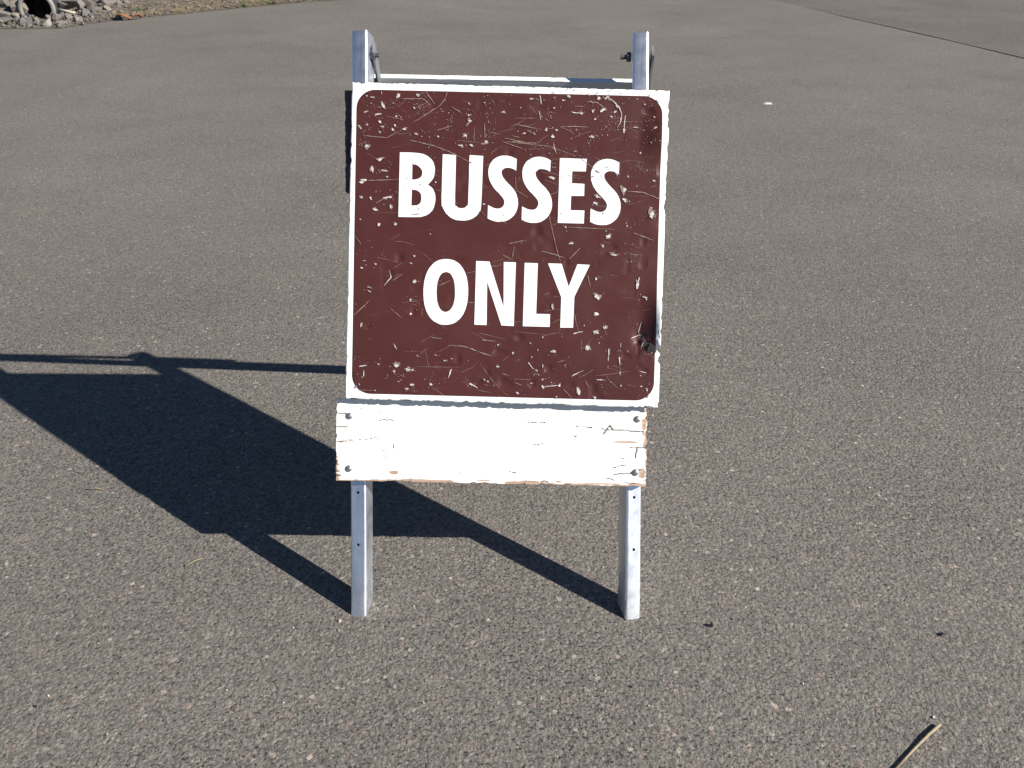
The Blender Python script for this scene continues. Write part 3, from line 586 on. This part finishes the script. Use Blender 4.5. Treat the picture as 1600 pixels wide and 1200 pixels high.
me = plank_mesh('plank', .6118, .1621, .0195, 31, [(w, [(x, z - 7) for x, z in p]) for w, p in CRACKS], [(x, z - 7, w, h) for x, z, w, h in PEELS])
pl = part('plank', me, MAT['wood'], root, in_plane(-.0091, .3547, R(-.57), .02))
pl['label'] = 'white painted plank with peeling splintered ends'
for (x, z) in BOLTS:
    bm = bmesh.new()
    bmesh.ops.create_uvsphere(bm, u_segments=16, v_segments=8, radius=.0068)
    for v in bm.verts:
        v.co = Vector((v.co.x, v.co.z * .45 if v.co.z < 0 else v.co.z * .1, v.co.y))
    part('bolt_head', bm_mesh('bolt_head', bm, True), MAT['bolt'], pl, Matrix.Translation((x / 1000, -.0004, (z - 7) / 1000)))
me = plank_mesh('upper_plank', .602, .198, .0195, 57, step=.004, peel_amt=.4)
part('upper_plank', me, MAT['old_wood'], root, in_plane(.002, .941, R(.4), .02))
me = plank_mesh('rear_plank', .572, .15, .012, 77, step=.004, rag=.0006, peel_amt=.3, side_wear=.2)
part('rear_plank', me, MAT['wood'], root, REAR @ Matrix.Translation((.006, .0202, -.071 - .075)) @ Matrix.Rotation(R(.5), 4, 'Y'))

# ---- sign panel, local x right, z up, front is -y; everything follows one bent sheet
SIDE = .610
def bend(x, z):
    """forward bow of the sheet (metres)"""
    x = np.asarray(x, float); z = np.asarray(z, float)
    prof = sstep(-.045, -.150, z) * sstep(-.197, -.182, z)
    curl = .019 * sstep(.256, .309, x) ** 1.5 * prof
    dent = .0085 * sstep(.248, .292, x) * np.exp(-((z - .225) / .045) ** 2)
    crease = -.004 * np.exp(-((x - .262) / .010) ** 2 - ((z + .170) / .018) ** 2)
    crump = .004 * (fbm(x * 90, z * 90, 41, 2) - .5) * sstep(.25, .27, x) * np.exp(-((z + .185) / .018) ** 2) * 2
    wav = .0014 * (fbm(x * 7 + 5, z * 7 + 3, 43, 3) - .5)
    dings = .0022 * np.maximum(0, fbm(x * 34, z * 34, 47, 2) - .72) * 4
    return curl + dent + crease + crump + wav - dings

def pull(x, z):
    prof = sstep(-.045, -.150, z) * sstep(-.197, -.182, z)
    return -.003 * sstep(.285, .305, x) * prof

gx = np.concatenate([np.linspace(-SIDE / 2, .240, 182)[:-1], np.linspace(.240, SIDE / 2, 72)])
gz = np.concatenate([np.linspace(-SIDE / 2, -.225, 27)[:-1], np.linspace(-.225, -.135, 90)[:-1], np.linspace(-.135, SIDE / 2, 147)])
X, Z = np.meshgrid(gx, gz)
def torn_out(x, z):
    """the bite and two small rips at the right edge, below the fold"""
    t = x > .2945 + np.abs(z + .1925) * 1.5
    for tri in RIPS:
        p = np.array(tri) / 1000
        ins = np.ones_like(x, bool); ins2 = np.ones_like(x, bool)
        for i in range(len(p)):
            a_, b_ = p[i], p[(i + 1) % len(p)]
            cr_ = (b_[0] - a_[0]) * (z - a_[1]) - (b_[1] - a_[1]) * (x - a_[0])
            ins &= cr_ > 0; ins2 &= cr_ < 0
        t |= ins | ins2
    return t
inw = lambda q, s, a: np.maximum(0, fbm(q * 70, q * 0 + s, 60 + s, 4) - .5) * a
kz0 = np.clip(1 - (Z + SIDE / 2) / .006, 0, 1); kz1 = np.clip(1 - (SIDE / 2 - Z) / .006, 0, 1)
kx0 = np.clip(1 - (X + SIDE / 2) / .006, 0, 1); kx1 = np.clip(1 - (SIDE / 2 - X) / .006, 0, 1)
Zn = Z + kz0 * (inw(X, 1, .006) + inw(X * 2.3, 5, .007)) - kz1 * (inw(X, 2, .005) + inw(X * 2.3, 6, .005))
Xn = X + kx0 * inw(Z, 3, .007) - kx1 * inw(Z, 4, .011)
V = np.stack([Xn + pull(X, Z), -bend(X, Z), Zn], -1).reshape(-1, 3)
idx = np.arange(X.size).reshape(X.shape)
F = np.stack([idx[:-1, :-1], idx[:-1, 1:], idx[1:, 1:], idx[1:, :-1]], -1).reshape(-1, 4)
# a bite torn out of the right edge
cx = (X[:-1, :-1] + X[1:, 1:]) / 2; cz = (Z[:-1, :-1] + Z[1:, 1:]) / 2
torn = torn_out(cx, cz)
F = F[~torn.reshape(-1)]
me = pydata('sign_panel', V.tolist(), F.tolist(), True)
panel = part('sign_panel', me, MAT['white'], root, in_plane(.0165, .738, R(-1.136), .037))
panel['label'] = 'square brown panel with white border reading BUSSES ONLY, scratched and torn at right'
sm = panel.modifiers.new('thickness', 'SOLIDIFY'); sm.thickness = .0016; sm.offset = -1

bm = bmesh.new()
add_box(bm, -.300, .297, .0055, .0165, -.300, .300)
bk = part('backing_board', bm_mesh('backing_board', bm), MAT['backing'], panel)

# brown face with rounded corners
HWX, HWZ, RC = .2935, .2925, .036
rows = np.unique(np.concatenate([np.linspace(-HWZ, HWZ, 196), np.linspace(-.225, -.135, 90), HWZ - RC * (1 - np.sin(np.linspace(0, math.pi / 2, 18))), -(HWZ - RC * (1 - np.sin(np.linspace(0, math.pi / 2, 18))))]).round(6))
S_ = gx / (SIDE / 2)
qz = np.maximum(0, np.abs(rows) - (HWZ - RC))
hw = HWX - (RC - np.sqrt(np.maximum(0, RC * RC - qz * qz)))
shift = .0015 * -rows / HWZ
XX = S_[None, :] * hw[:, None] + shift[:, None]
ZZ = np.repeat(rows[:, None], len(S_), 1) + .004 * XX
V = np.stack([XX + pull(XX, ZZ), -bend(XX, ZZ) - .0004, ZZ], -1).reshape(-1, 3)
nr, ns = XX.shape
idx = np.arange(nr * ns).reshape(nr, ns)
F = np.stack([idx[:-1, :-1], idx[:-1, 1:], idx[1:, 1:], idx[1:, :-1]], -1).reshape(-1, 4)
cx = (XX[:-1, :-1] + XX[1:, 1:]) / 2; cz = (ZZ[:-1, :-1] + ZZ[1:, 1:]) / 2
torn = torn_out(cx, cz)
F = F[~torn.reshape(-1)]
me = pydata('brown_face', V.tolist(), F.tolist(), True)
part('brown_face', me, MAT['brown'], panel)

def smooth_loop(pts, sub=6):
    n = len(pts); out = []
    P = [Vector((p[0], p[1])) for p in pts]
    sharp = [len(p) > 2 for p in pts]
    for i in range(n):
        j = (i + 1) % n
        p1, p2 = P[i], P[j]
        p0 = P[i - 1] if not sharp[i] else p1 * 2 - p2
        p3 = P[(j + 1) % n] if not sharp[j] else p2 * 2 - p1
        if sharp[i] and sharp[j]:
            out.append(p1); continue
        for k in range(sub):
            t = k / sub
            out.append(.5 * ((2 * p1) + (p2 - p0) * t + (2 * p0 - 5 * p1 + 4 * p2 - p3) * t * t + (3 * p1 - p0 - 3 * p2 + p3) * t ** 3))
    return out

def fill_mesh(name, loops, y_off):
    cu = bpy.data.curves.new('tmp', 'CURVE')
    cu.dimensions = '2D'; cu.fill_mode = 'BOTH'; cu.extrude = .0
    for lp in loops:
        s = cu.splines.new('POLY'); s.points.add(len(lp) - 1); s.use_cyclic_u = True
        for q, p in zip(s.points, lp):
            q.co = (p.x, p.y, 0, 1)
    ob = bpy.data.objects.new('tmp', cu); COL.objects.link(ob)
    dg = bpy.context.evaluated_depsgraph_get()
    em = bpy.data.meshes.new_from_object(ob.evaluated_get(dg))
    co = np.array([v.co[:2] for v in em.vertices]) / 1000.0
    fc = [tuple(p.vertices) for p in em.polygons]
    bpy.data.objects.remove(ob); bpy.data.curves.remove(cu); bpy.data.meshes.remove(em)
    V = np.stack([co[:, 0], -bend(co[:, 0], co[:, 1]) - y_off, co[:, 1]], -1)
    bm = bmesh.new(); bm.from_mesh(pydata('tmp', V.tolist(), fc))
    bmesh.ops.remove_doubles(bm, verts=bm.verts, dist=1e-6)
    for f in bm.faces:
        f.normal_update()
        if f.normal.y > 0: f.normal_flip()
    # a film thickness, so the letters have an edge
    r = bmesh.ops.extrude_face_region(bm, geom=list(bm.faces))
    for e in r['geom']:
        if isinstance(e, bmesh.types.BMVert): e.co.y -= .0004
    return bm_mesh(name, bm)

for ch, loops in LETTERS:
    lp = [smooth_loop(l) for l in loops]
    for l in lp:                      # worn, slightly nibbled outline
        for i, p in enumerate(l):
            p += Vector((noise.noise((p.x * .35, p.y * .35, 1.0)), noise.noise((p.x * .35, p.y * .35, 9.0)))) * .28
    part('letter', fill_mesh('letter', lp, .0007), MAT['letter'], panel)

# ---- chips, scratches and scuffs, each a small irregular flake on the film
def flakes(name, mat, y_off, chips, lines, seed):
    rr = random.Random(seed)
    V, F = [], []
    def put(loop):
        b = len(V)
        for (x, z) in loop:
            V.append((x / 1000, z / 1000))
        F.append(tuple(range(b, b + len(loop))))
    for (x, z, w, h, a) in chips:
        a = -R(a) + rr.uniform(-.25, .25)
        bits = 1 if max(w, h) < 2.6 else rr.randint(1, 3)
        for q_ in range(bits):
            ox, oz = (rr.uniform(-.3, .3) * w, rr.uniform(-.3, .3) * h) if bits > 1 else (0, 0)
            k_ = 1 if bits == 1 else rr.uniform(.45, .85)
            n = rr.randint(8, 13); lp = []
            ph = rr.uniform(0, 6)
            for i in range(n):
                t = 2 * math.pi * i / n
                q = rr.uniform(.45, 1.2) * (1 + .25 * math.sin(2 * t + ph))
                ex, ez = ox + w / 2 * math.cos(t) * q * k_, oz + h / 2 * math.sin(t) * q * k_
                lp.append((x + ex * math.cos(a) - ez * math.sin(a), z + ex * math.sin(a) + ez * math.cos(a)))
            put(lp)
    for (w, pts) in lines:
        P = [Vector(p[:2]) for p in pts]
        Q = []
        for a, b in zip(P[:-1], P[1:]):
            n = max(2, int((b - a).length / 4))
            Q += [a.lerp(b, i / n) for i in range(n)]
        Q.append(P[-1])
        L, Rr = [], []
        for i, p in enumerate(Q):
            d = (Q[min(i + 1, len(Q) - 1)] - Q[max(i - 1, 0)]).normalized()
            nn = Vector((-d.y, d.x))
            t = i / (len(Q) - 1)
            ww = w * .5 * rr.uniform(.35, 1.15) * (.45 + .55 * math.sin(math.pi * min(1, max(.02, t)) ** .7))
            c = p + nn * rr.uniform(-.25, .25) * w
            L.append(c + nn * ww); Rr.append(c - nn * ww)
        for i in range(len(Q) - 1):
            put([L[i], L[i + 1], Rr[i + 1], Rr[i]])
    A = np.array(V)
    C = np.stack([A[:, 0] + pull(A[:, 0], A[:, 1]), -bend(A[:, 0], A[:, 1]) - y_off, A[:, 1]], -1)
    o = part(name, pydata(name, C.tolist(), F), mat, panel)
    o['kind'] = 'stuff'
    return o

rs = random.Random(19)
white_chips = [(c[0], c[1], c[2] * .76, c[3] * .76, c[4]) for c in CHIPS]
for c in list(CHIPS):                                  # crumbs around each chip
    for k in range(rs.randint(0, 2)):
        white_chips.append((c[0] + rs.gauss(0, 7), c[1] + rs.gauss(0, 5), rs.uniform(.7, 2.4), rs.uniform(.6, 1.8), rs.uniform(-60, 60)))
# the rest of the wear comes in bursts: dense along the top, less down the sides and at the foot
dull = []
bursts = [(rs.uniform(-285, 285), rs.uniform(150, 288), 1.0) for k in range(80)] + [(rs.uniform(-285, 285), rs.uniform(-286, -215), .8) for k in range(20)] \
    + [(rs.choice((-1, 1)) * rs.uniform(225, 288), rs.uniform(-220, 220), .7) for k in range(22)] + [(rs.uniform(-240, 240), rs.uniform(-210, 140), .35) for k in range(14)]
for (cx_, cz_, k_) in bursts:
    spread, base_a = rs.uniform(4, 15), rs.uniform(-90, 90)
    for j in range(int(rs.uniform(4, 15) * k_) + 1):
        x, z = cx_ + rs.gauss(0, spread), cz_ + rs.gauss(0, spread * .7)
        big_ = rs.random() < .12
        w, h = (rs.uniform(2.2, 4.6), rs.uniform(.6, 1.7)) if big_ else (rs.uniform(.6, 2.6), rs.uniform(.4, 1.1))
        (white_chips if rs.random() < .42 else dull).append((x, z, w, h, base_a + rs.gauss(0, 35)))
edge_ok = lambda x, z: abs(x) < 290 and abs(z) < 289
ok = [c for c in white_chips if edge_ok(c[0], c[1])]
flakes('chipped_spot', MAT['chip'], .0018, ok, [(w, p) for (w, t, p) in SCRATCHES if t], 3)
flakes('rubbed_spot', MAT['chip_dull'], .0017, [(c[0] + rs.uniform(-1.2, 1.2), c[1] + rs.uniform(-1.2, 1.2), c[2] * 1.25, c[3] * 1.25, c[4]) for i, c in enumerate(ok) if i < 190] + [c for c in dull if edge_ok(c[0], c[1])], [], 4)
tan = [(w, p) for (w, t, p) in SCRATCHES if not t]
for k in range(260):
    x, z, a, l = rs.uniform(-285, 285), rs.uniform(-280, 285), rs.gauss(0, .5), rs.uniform(6, 42)
    if rs.random() > .25 + .75 * max(0, z / 280) + .4 * max(0, (-z - 150) / 130): continue
    q = [(x, z)]
    for j in range(3):
        a += rs.gauss(0, .12); q.append((q[-1][0] + math.cos(a) * l / 3, q[-1][1] + math.sin(a) * l / 3))
    if all(edge_ok(*p) for p in q): tan.append((rs.uniform(.3, .75), q))
flakes('scratch', MAT['scratch'], .0016, [], tan, 5)
graze = []
for k in range(95):
    s = rs.randint(0, 3); t = rs.uniform(-300, 300); d = rs.uniform(295, 303)
    w, h = rs.uniform(1, 4), rs.uniform(.5, 2.2)
    if s == 0: graze.append((t, d, w, h, rs.uniform(-80, 80)))
    elif s == 1: graze.append((t, -d, w, h, rs.uniform(-80, 80)))
    elif s == 2: graze.append((d, t, h, w, rs.uniform(-50, 50)))
    else: graze.append((-d, t, h, w, rs.uniform(-50, 50)))
graze += [tuple(q) for q in NICKS]
for k in range(45):                                    # heavier rubbing along the top right and the foot
    if k % 2: graze.append((rs.gauss(190, 60), rs.uniform(292, 303), rs.uniform(1, 3), rs.uniform(2, 7), rs.uniform(-30, 30)))
    else: graze.append((rs.uniform(-290, 290), -rs.uniform(297, 303), rs.uniform(2, 8), rs.uniform(.8, 2.4), rs.uniform(-15, 15)))
for k in range(34):                                    # small dark nicks in the letters
    c = rs.choice(LETTERS)[1][0]; p = rs.choice(c)
    graze.append((p[0] + rs.uniform(-9, 9), p[1] + rs.uniform(-9, 9), rs.uniform(.8, 3.2), rs.uniform(.5, 1.2), rs.uniform(-50, 40)))
flakes('scuff', MAT['graze'], .0020, graze, [], 8)
# rivets in the corners
for (x, z) in ((-277, 279), (281, 284), (280, -272), (-279, -276)):
    bm = bmesh.new()
    bmesh.ops.create_uvsphere(bm, u_segments=12, v_segments=6, radius=.0026)
    for v in bm.verts:
        v.co = Vector((v.co.x, -abs(v.co.z) * .5, v.co.y))
    part('rivet', bm_mesh('rivet', bm, True), MAT['bolt'], panel, Matrix.Translation((x / 1000, -float(bend(x / 1000, z / 1000)) - .0004, z / 1000)))

# ------------------------------------------------------------------ culvert pipe in the bank
pp = bpy.data.objects.new('culvert_pipe', None); COL.objects.link(pp)
PC = Vector((-5.265, 10.60, .113))
pp.location = (PC.x, PC.y, 0)
tag(pp, 'dark open end of a round culvert pipe among the rocks', 'pipe')
axis = Vector((.16, -1, -.03)).normalized()           # the mouth faces the lot, a little to the right
q = axis.to_track_quat('Z', 'Y').to_matrix().to_4x4()
def ring_mesh(name, prof, seg=40):
    V, F = [], []
    for (r, z) in prof:
        for i in range(seg):
            t = 2 * math.pi * i / seg
            V.append((r * math.cos(t), r * math.sin(t), z))
    n = len(prof)
    for k in range(n - 1):
        for i in range(seg):
            j = (i + 1) % seg
            F.append((k * seg + i, k * seg + j, (k + 1) * seg + j, (k + 1) * seg + i))
    bm = bmesh.new(); bm.from_mesh(pydata('tmp', V, F))
    return bm_mesh(name, bm, True)
prof = [(.150, 0), (.150, -2.4), (.148, -2.4), (.0001, -2.4)]
mt = Matrix.Translation((0, 0, PC.z)) @ q
part('bore', ring_mesh('bore', [(.150, -.02), (.150, -2.4), (.001, -2.4)]), MAT['pipe'], pp, mt)
outer = []
for k in range(60):
    z = -.05 - k * .02
    outer.append((.176 + .008 * math.sin(k * 1.6), z))
part('corrugated_shell', ring_mesh('shell', outer), MAT['pipe'], pp, mt)
part('rim', ring_mesh('rim', [(.150, -.03), (.150, .0), (.154, .006), (.186, .006), (.190, 0), (.190, -.05), (.17, -.055)]), MAT['pipe_rim'], pp, mt)

# ------------------------------------------------------------------ rocks
hulls = []
for k in range(9):
    r_ = random.Random(100 + k)
    bm = bmesh.new()
    for i in range(16):
        v = Vector((r_.gauss(0, 1), r_.gauss(0, 1), r_.gauss(0, 1))).normalized() * r_.uniform(.78, 1.0)
        v.x *= r_.uniform(.9, 1.05)
        bm.verts.new(v * .5)
    bmesh.ops.convex_hull(bm, input=bm.verts)
    bmesh.ops.delete(bm, geom=[v for v in bm.verts if not v.link_faces], context='VERTS')
    bmesh.ops.dissolve_limit(bm, angle_limit=R(9), verts=bm.verts, edges=bm.edges)
    bmesh.ops.bevel(bm, geom=list(bm.edges), offset=.02, segments=1, affect='EDGES')
    me = bm_mesh('rock', bm)
    me.materials.append(MAT['rock'])
    hulls.append(me)
SPECIAL = {8: 'broad tan riprap block in front of the pipe mouth', 13: 'pale rounded rock at the asphalt edge right of the pipe',
           19: 'large smooth grey boulder right of the culvert pipe, at the top edge', 1: 'large grey rock leaning on the left of the culvert pipe'}
ORD = 'first second third fourth fifth sixth seventh eighth ninth tenth eleventh twelfth thirteenth fourteenth fifteenth sixteenth'.split()
zones = {}
for i, (x, y, z, w, h) in enumerate(ROCKS):
    if i in SPECIAL: continue
    s_ = x / y
    zone = 'left of the culvert pipe' if s_ < -.515 else 'in front of the pipe mouth' if s_ < -.478 else 'right of the culvert pipe' if s_ < -.44 else 'beside the straw'
    row = 'low rocks' if z < .055 else 'higher rocks'
    zones.setdefault((row, zone), []).append((s_, i))
for (row, zone), lst in zones.items():
    lst.sort()
    for k, (s_, i) in enumerate(lst):
        SPECIAL[i] = 'grey riprap rock, %s from left of the %s %s' % (ORD[k], row, zone)
for i, (x, y, z, w, h) in enumerate(ROCKS):
    o = link('rock', hulls[(i * 4 + 1) % 9 if i != 13 else 3])
    s = 1.5
    o.scale = (w * s, (w + h) * .5 * s, h * s * 1.1)
    o.rotation_euler = (rnd.uniform(-.35, .35), rnd.uniform(-.3, .3), rnd.uniform(0, 6.28) if w < h * 1.5 else rnd.choice((0, 3.14)) + rnd.uniform(-.2, .2))
    o.location = (x, y, z)
    tag(o, SPECIAL[i], 'rock', 'riprap rocks around the culvert')

# loose gravel between the rocks and along the edge of the asphalt
V, F = [], []
tm = hulls[2]
hv = np.array([v.co[:] for v in tm.vertices]); hf = [tuple(p.vertices) for p in tm.polygons]
def bank_at(px, off):
    """a point off metres up the bank from the asphalt edge near index px"""
    p = ep[px]
    z = np.interp(off, [a for a, b in PROF], [b for a, b in PROF])
    return Vector((p.x - .55 * off, p.y + .835 * off, z))
vis = [i for i, p in enumerate(ep) if -6.6 < p.x < -2.0]
for k in range(900):
    i = rnd.choice(vis); off = abs(rnd.gauss(0, .55)) - .01
    if ep[i].x > -3.9 and rnd.random() < .6: continue
    c = bank_at(i, max(0, off)); c.x += rnd.uniform(-.06, .06)
    s = rnd.uniform(.02, .07) if off > .03 else rnd.uniform(.01, .03)
    rot = Matrix.Rotation(rnd.uniform(0, 6.3), 3, 'Z') @ Matrix.Rotation(rnd.uniform(-1, 1), 3, 'X')
    b = len(V)
    for v in hv @ np.array(rot).T:
        V.append((c.x + v[0] * s, c.y + v[1] * s, c.z + s * .2 + v[2] * s * .8))
    F += [tuple(b + j for j in f) for f in hf]
tag(link('gravel', pydata('gravel', V, F), MAT['rock']), 'loose grey gravel between the rocks along the asphalt edge', 'gravel', kind='stuff')

# ------------------------------------------------------------------ dry straw, weeds, leaf, sticks
def blades(seedlist, width):
    V, F = [], []
    for (base, d, L, bendz) in seedlist:
        d = d.normalized(); side = d.cross(Vector((0, 0, 1)))
        if side.length < .1: side = Vector((1, 0, 0))
        side.normalize(); b = len(V)
        for k in range(4):
            t = k / 3
            c = base + d * L * t + Vector((0, 0, -bendz * L * t * t))
            c.z = max(c.z, .006)
            w = width * (1 - .75 * t)
            V += [tuple(c - side * w), tuple(c + side * w + Vector((0, 0, w * .6)))]
            if k: F.append((b + 2 * k - 2, b + 2 * k - 1, b + 2 * k + 1, b + 2 * k))
    return V, F
sd = []
for k in range(3200):
    i = rnd.choice(vis); p = ep[i]
    if p.x < -4.45 and rnd.random() > .12: continue
    off = abs(rnd.gauss(.1, .45))
    c = bank_at(i, off) + Vector((rnd.uniform(-.1, .1), 0, .01))
    a = rnd.uniform(0, 6.28)
    sd.append((c, Vector((math.cos(a), math.sin(a), rnd.uniform(.0, .55))), rnd.uniform(.07, .26), rnd.uniform(.1, .7)))
V, F = blades(sd, .0028)
tag(link('straw', pydata('straw', V, F), MAT['straw']), 'matted dry straw along the edge of the asphalt', 'straw', kind='stuff')
for k, (px, off, lab) in enumerate(((-3.05, .05, 'small green weed at the asphalt edge, farthest from the rocks'), (-3.35, .06, 'small green weed in the straw at the asphalt edge, nearer the rocks'), (-4.15, .40, 'low green weed sprouting between rocks and straw'))):
    i = min(vis, key=lambda j: abs(ep[j].x - px)); c = bank_at(i, off)
    sd = []
    for j in range(42):
        a = rnd.uniform(0, 6.28)
        sd.append((Vector((rnd.uniform(-.05, .05), rnd.uniform(-.04, .04), .0)), Vector((math.cos(a), math.sin(a), rnd.uniform(.3, 1.4))), rnd.uniform(.05, .12), rnd.uniform(.2, .8)))
    V, F = blades(sd, .007)
    o = link('weed', pydata('weed', V, F), MAT['weed']); o.location = c
    tag(o, lab, 'plant', 'green weeds by the asphalt')

def tube(name, pts, r0, r1, mat, seg=8):
    V, F = [], []
    n = len(pts)
    for k, p in enumerate(pts):
        d = (pts[min(k + 1, n - 1)] - pts[max(k - 1, 0)]).normalized()
        s = d.cross(Vector((0, 0, 1))).normalized(); u = s.cross(d)
        r = r0 + (r1 - r0) * k / (n - 1)
        for i in range(seg):
            t = 2 * math.pi * i / seg
            V.append(tuple(p + (s * math.cos(t) + u * math.sin(t)) * r))
    for k in range(n - 1):
        for i in range(seg):
            j = (i + 1) % seg
            F.append((k * seg + i, k * seg + j, (k + 1) * seg + j, (k + 1) * seg + i))
    F.append(tuple(range(seg))[::-1]); F.append(tuple((n - 1) * seg + i for i in range(seg)))
    bm = bmesh.new(); bm.from_mesh(pydata('tmp', V, F))
    return link(name, bm_mesh(name, bm, True), mat)

tag(tube('stick', [Vector((-4.93, 10.40, .135)), Vector((-4.84, 10.38, .12)), Vector((-4.74, 10.36, .105))], .015, .012, MAT['pale']),
    'short pale stick lying on the rocks right of the culvert pipe', 'stick')
tag(tube('stick', [Vector((-5.62, 10.32, .14)), Vector((-5.52, 10.2, .08)), Vector((-5.42, 10.12, .035))], .009, .006, MAT['twig']),
    'thin tan stick slanting down left of the culvert pipe', 'stick')

def leaf(name, c, size, rz, mat, curl=.25):
    V, F = [], []
    n, m_ = 7, 5
    for i in range(n):
        t = i / (n - 1); hw = math.sin(math.pi * min(.98, max(.02, t)) ** .8) * .42
        for j in range(m_):
            s = (j / (m_ - 1) - .5) * 2
            V.append(((t - .5) * size, s * hw * size, size * (curl * s * s * .5 + .12 * math.sin(t * 5)) + size * .06))
    for i in range(n - 1):
        for j in range(m_ - 1):
            a = i * m_ + j
            F.append((a, a + 1, a + m_ + 1, a + m_))
    me = pydata(name, V, F, True)
    o = link(name, me, mat); o.location = c; o.rotation_euler = (0, 0, rz)
    md = o.modifiers.new('thickness', 'SOLIDIFY'); md.thickness = .0012
    return o
tag(leaf('leaf', (-4.33, 10.62, .02), .17, .2, MAT['leaf']), 'orange brown dead leaf at the asphalt edge between rocks and straw', 'leaf')
tag(leaf('leaf', (-4.20, 10.70, .025), .12, 1.1, MAT['leaf'], .4), 'smaller orange dead leaf just right of the larger one', 'leaf')

# ------------------------------------------------------------------ small things on the asphalt
tag(tube('stalk', [Vector((.752, 1.082, .006)), Vector((.722, 1.060, .006)), Vector((.688, 1.033, .004)), Vector((.640, .992, .004))], .0028, .0022, MAT['twig']),
    'dry straw stalk lying on the asphalt in the lower right corner', 'stalk')
tag(tube('stalk', [Vector((-1.030, 1.768, .003)), Vector((-1.005, 1.771, .004)), Vector((-.985, 1.768, .003))], .0015, .001, MAT['twig']),
    'tiny pale straw bit beyond the left edge of the big shadow', 'stalk')
tag(tube('stalk', [Vector((-.700, 1.490, .003)), Vector((-.684, 1.507, .004)), Vector((-.670, 1.516, .003))], .0014, .001, MAT['twig']),
    'tiny pale straw bit on the sunlit asphalt left of the leg shadow', 'stalk')

def pebble(c, s, mat, hull, label, group=None, rz=.3):
    me = hulls[hull].copy(); me.materials.clear(); me.materials.append(mat)
    o = link('pebble', me); o.location = (c[0], c[1], s[2] * .35); o.scale = s; o.rotation_euler = (0, 0, rz)
    tag(o, label, 'pebble', group)
pebble((.398, 1.322), (.015, .011, .012), MAT['pebble'], 1, 'black pebble on the asphalt right of the right front leg', 'dark pebbles on the asphalt')
pebble((.850, 1.302), (.017, .009, .009), MAT['pebble'], 4, 'black pebble on the asphalt near the right edge of the picture', 'dark pebbles on the asphalt')
pebble((-.843, 1.113), (.008, .007, .007), MAT['pebble'], 6, 'tiny dark pebble on the asphalt near the lower left corner', 'dark pebbles on the asphalt')
pebble((-.340, 1.330), (.011, .007, .006), MAT['pale'], 5, 'small pale pebble just left of the left front foot', 'pale pebbles on the asphalt', 1.0)

V = [(-.045, -.030, .004), (.040, -.036, .005), (.05, .028, .012), (-.005, .036, .02), (-.048, .022, .008)]
me = pydata('scrap', V, [(0, 1, 3), (1, 2, 3), (0, 3, 4)])
o = link('paper_scrap', me, MAT['paper']); o.location = (1.755, 6.338, 0)
md = o.modifiers.new('thickness', 'SOLIDIFY'); md.thickness = .0015
o.scale = (.6, .5, .6)
tag(o, 'small white scrap lying on the asphalt beyond the sign, to its right', 'scrap')

# loose grit lying on the asphalt, too fine to count
for nm, mat, seed, count, lab in (('grit', MAT['pale'], 5, 420, 'fine pale grit strewn over the asphalt'), ('grit', MAT['rock'], 6, 700, 'fine grey grit strewn over the asphalt')):
    rg = random.Random(seed); V, F = [], []
    for k in range(count):
        y = .75 + 4.5 * rg.random() ** 1.5
        x = rg.uniform(-.7, .72) * (y + .6)
        s = rg.choice((.003, .0035, .004, .005, .006)) * rg.uniform(.8, 1.25)
        rot = Matrix.Rotation(rg.uniform(0, 6.3), 3, 'Z') @ Matrix.Rotation(rg.uniform(-1, 1), 3, 'X')
        b0 = len(V)
        for v in hv @ np.array(rot).T:
            V.append((x + v[0] * s, y + v[1] * s * .9, s * .3 + v[2] * s * .75))
        F += [tuple(b0 + j for j in f) for f in hf]
    tag(link(nm, pydata(nm, V, F), mat), lab, 'grit', kind='stuff')
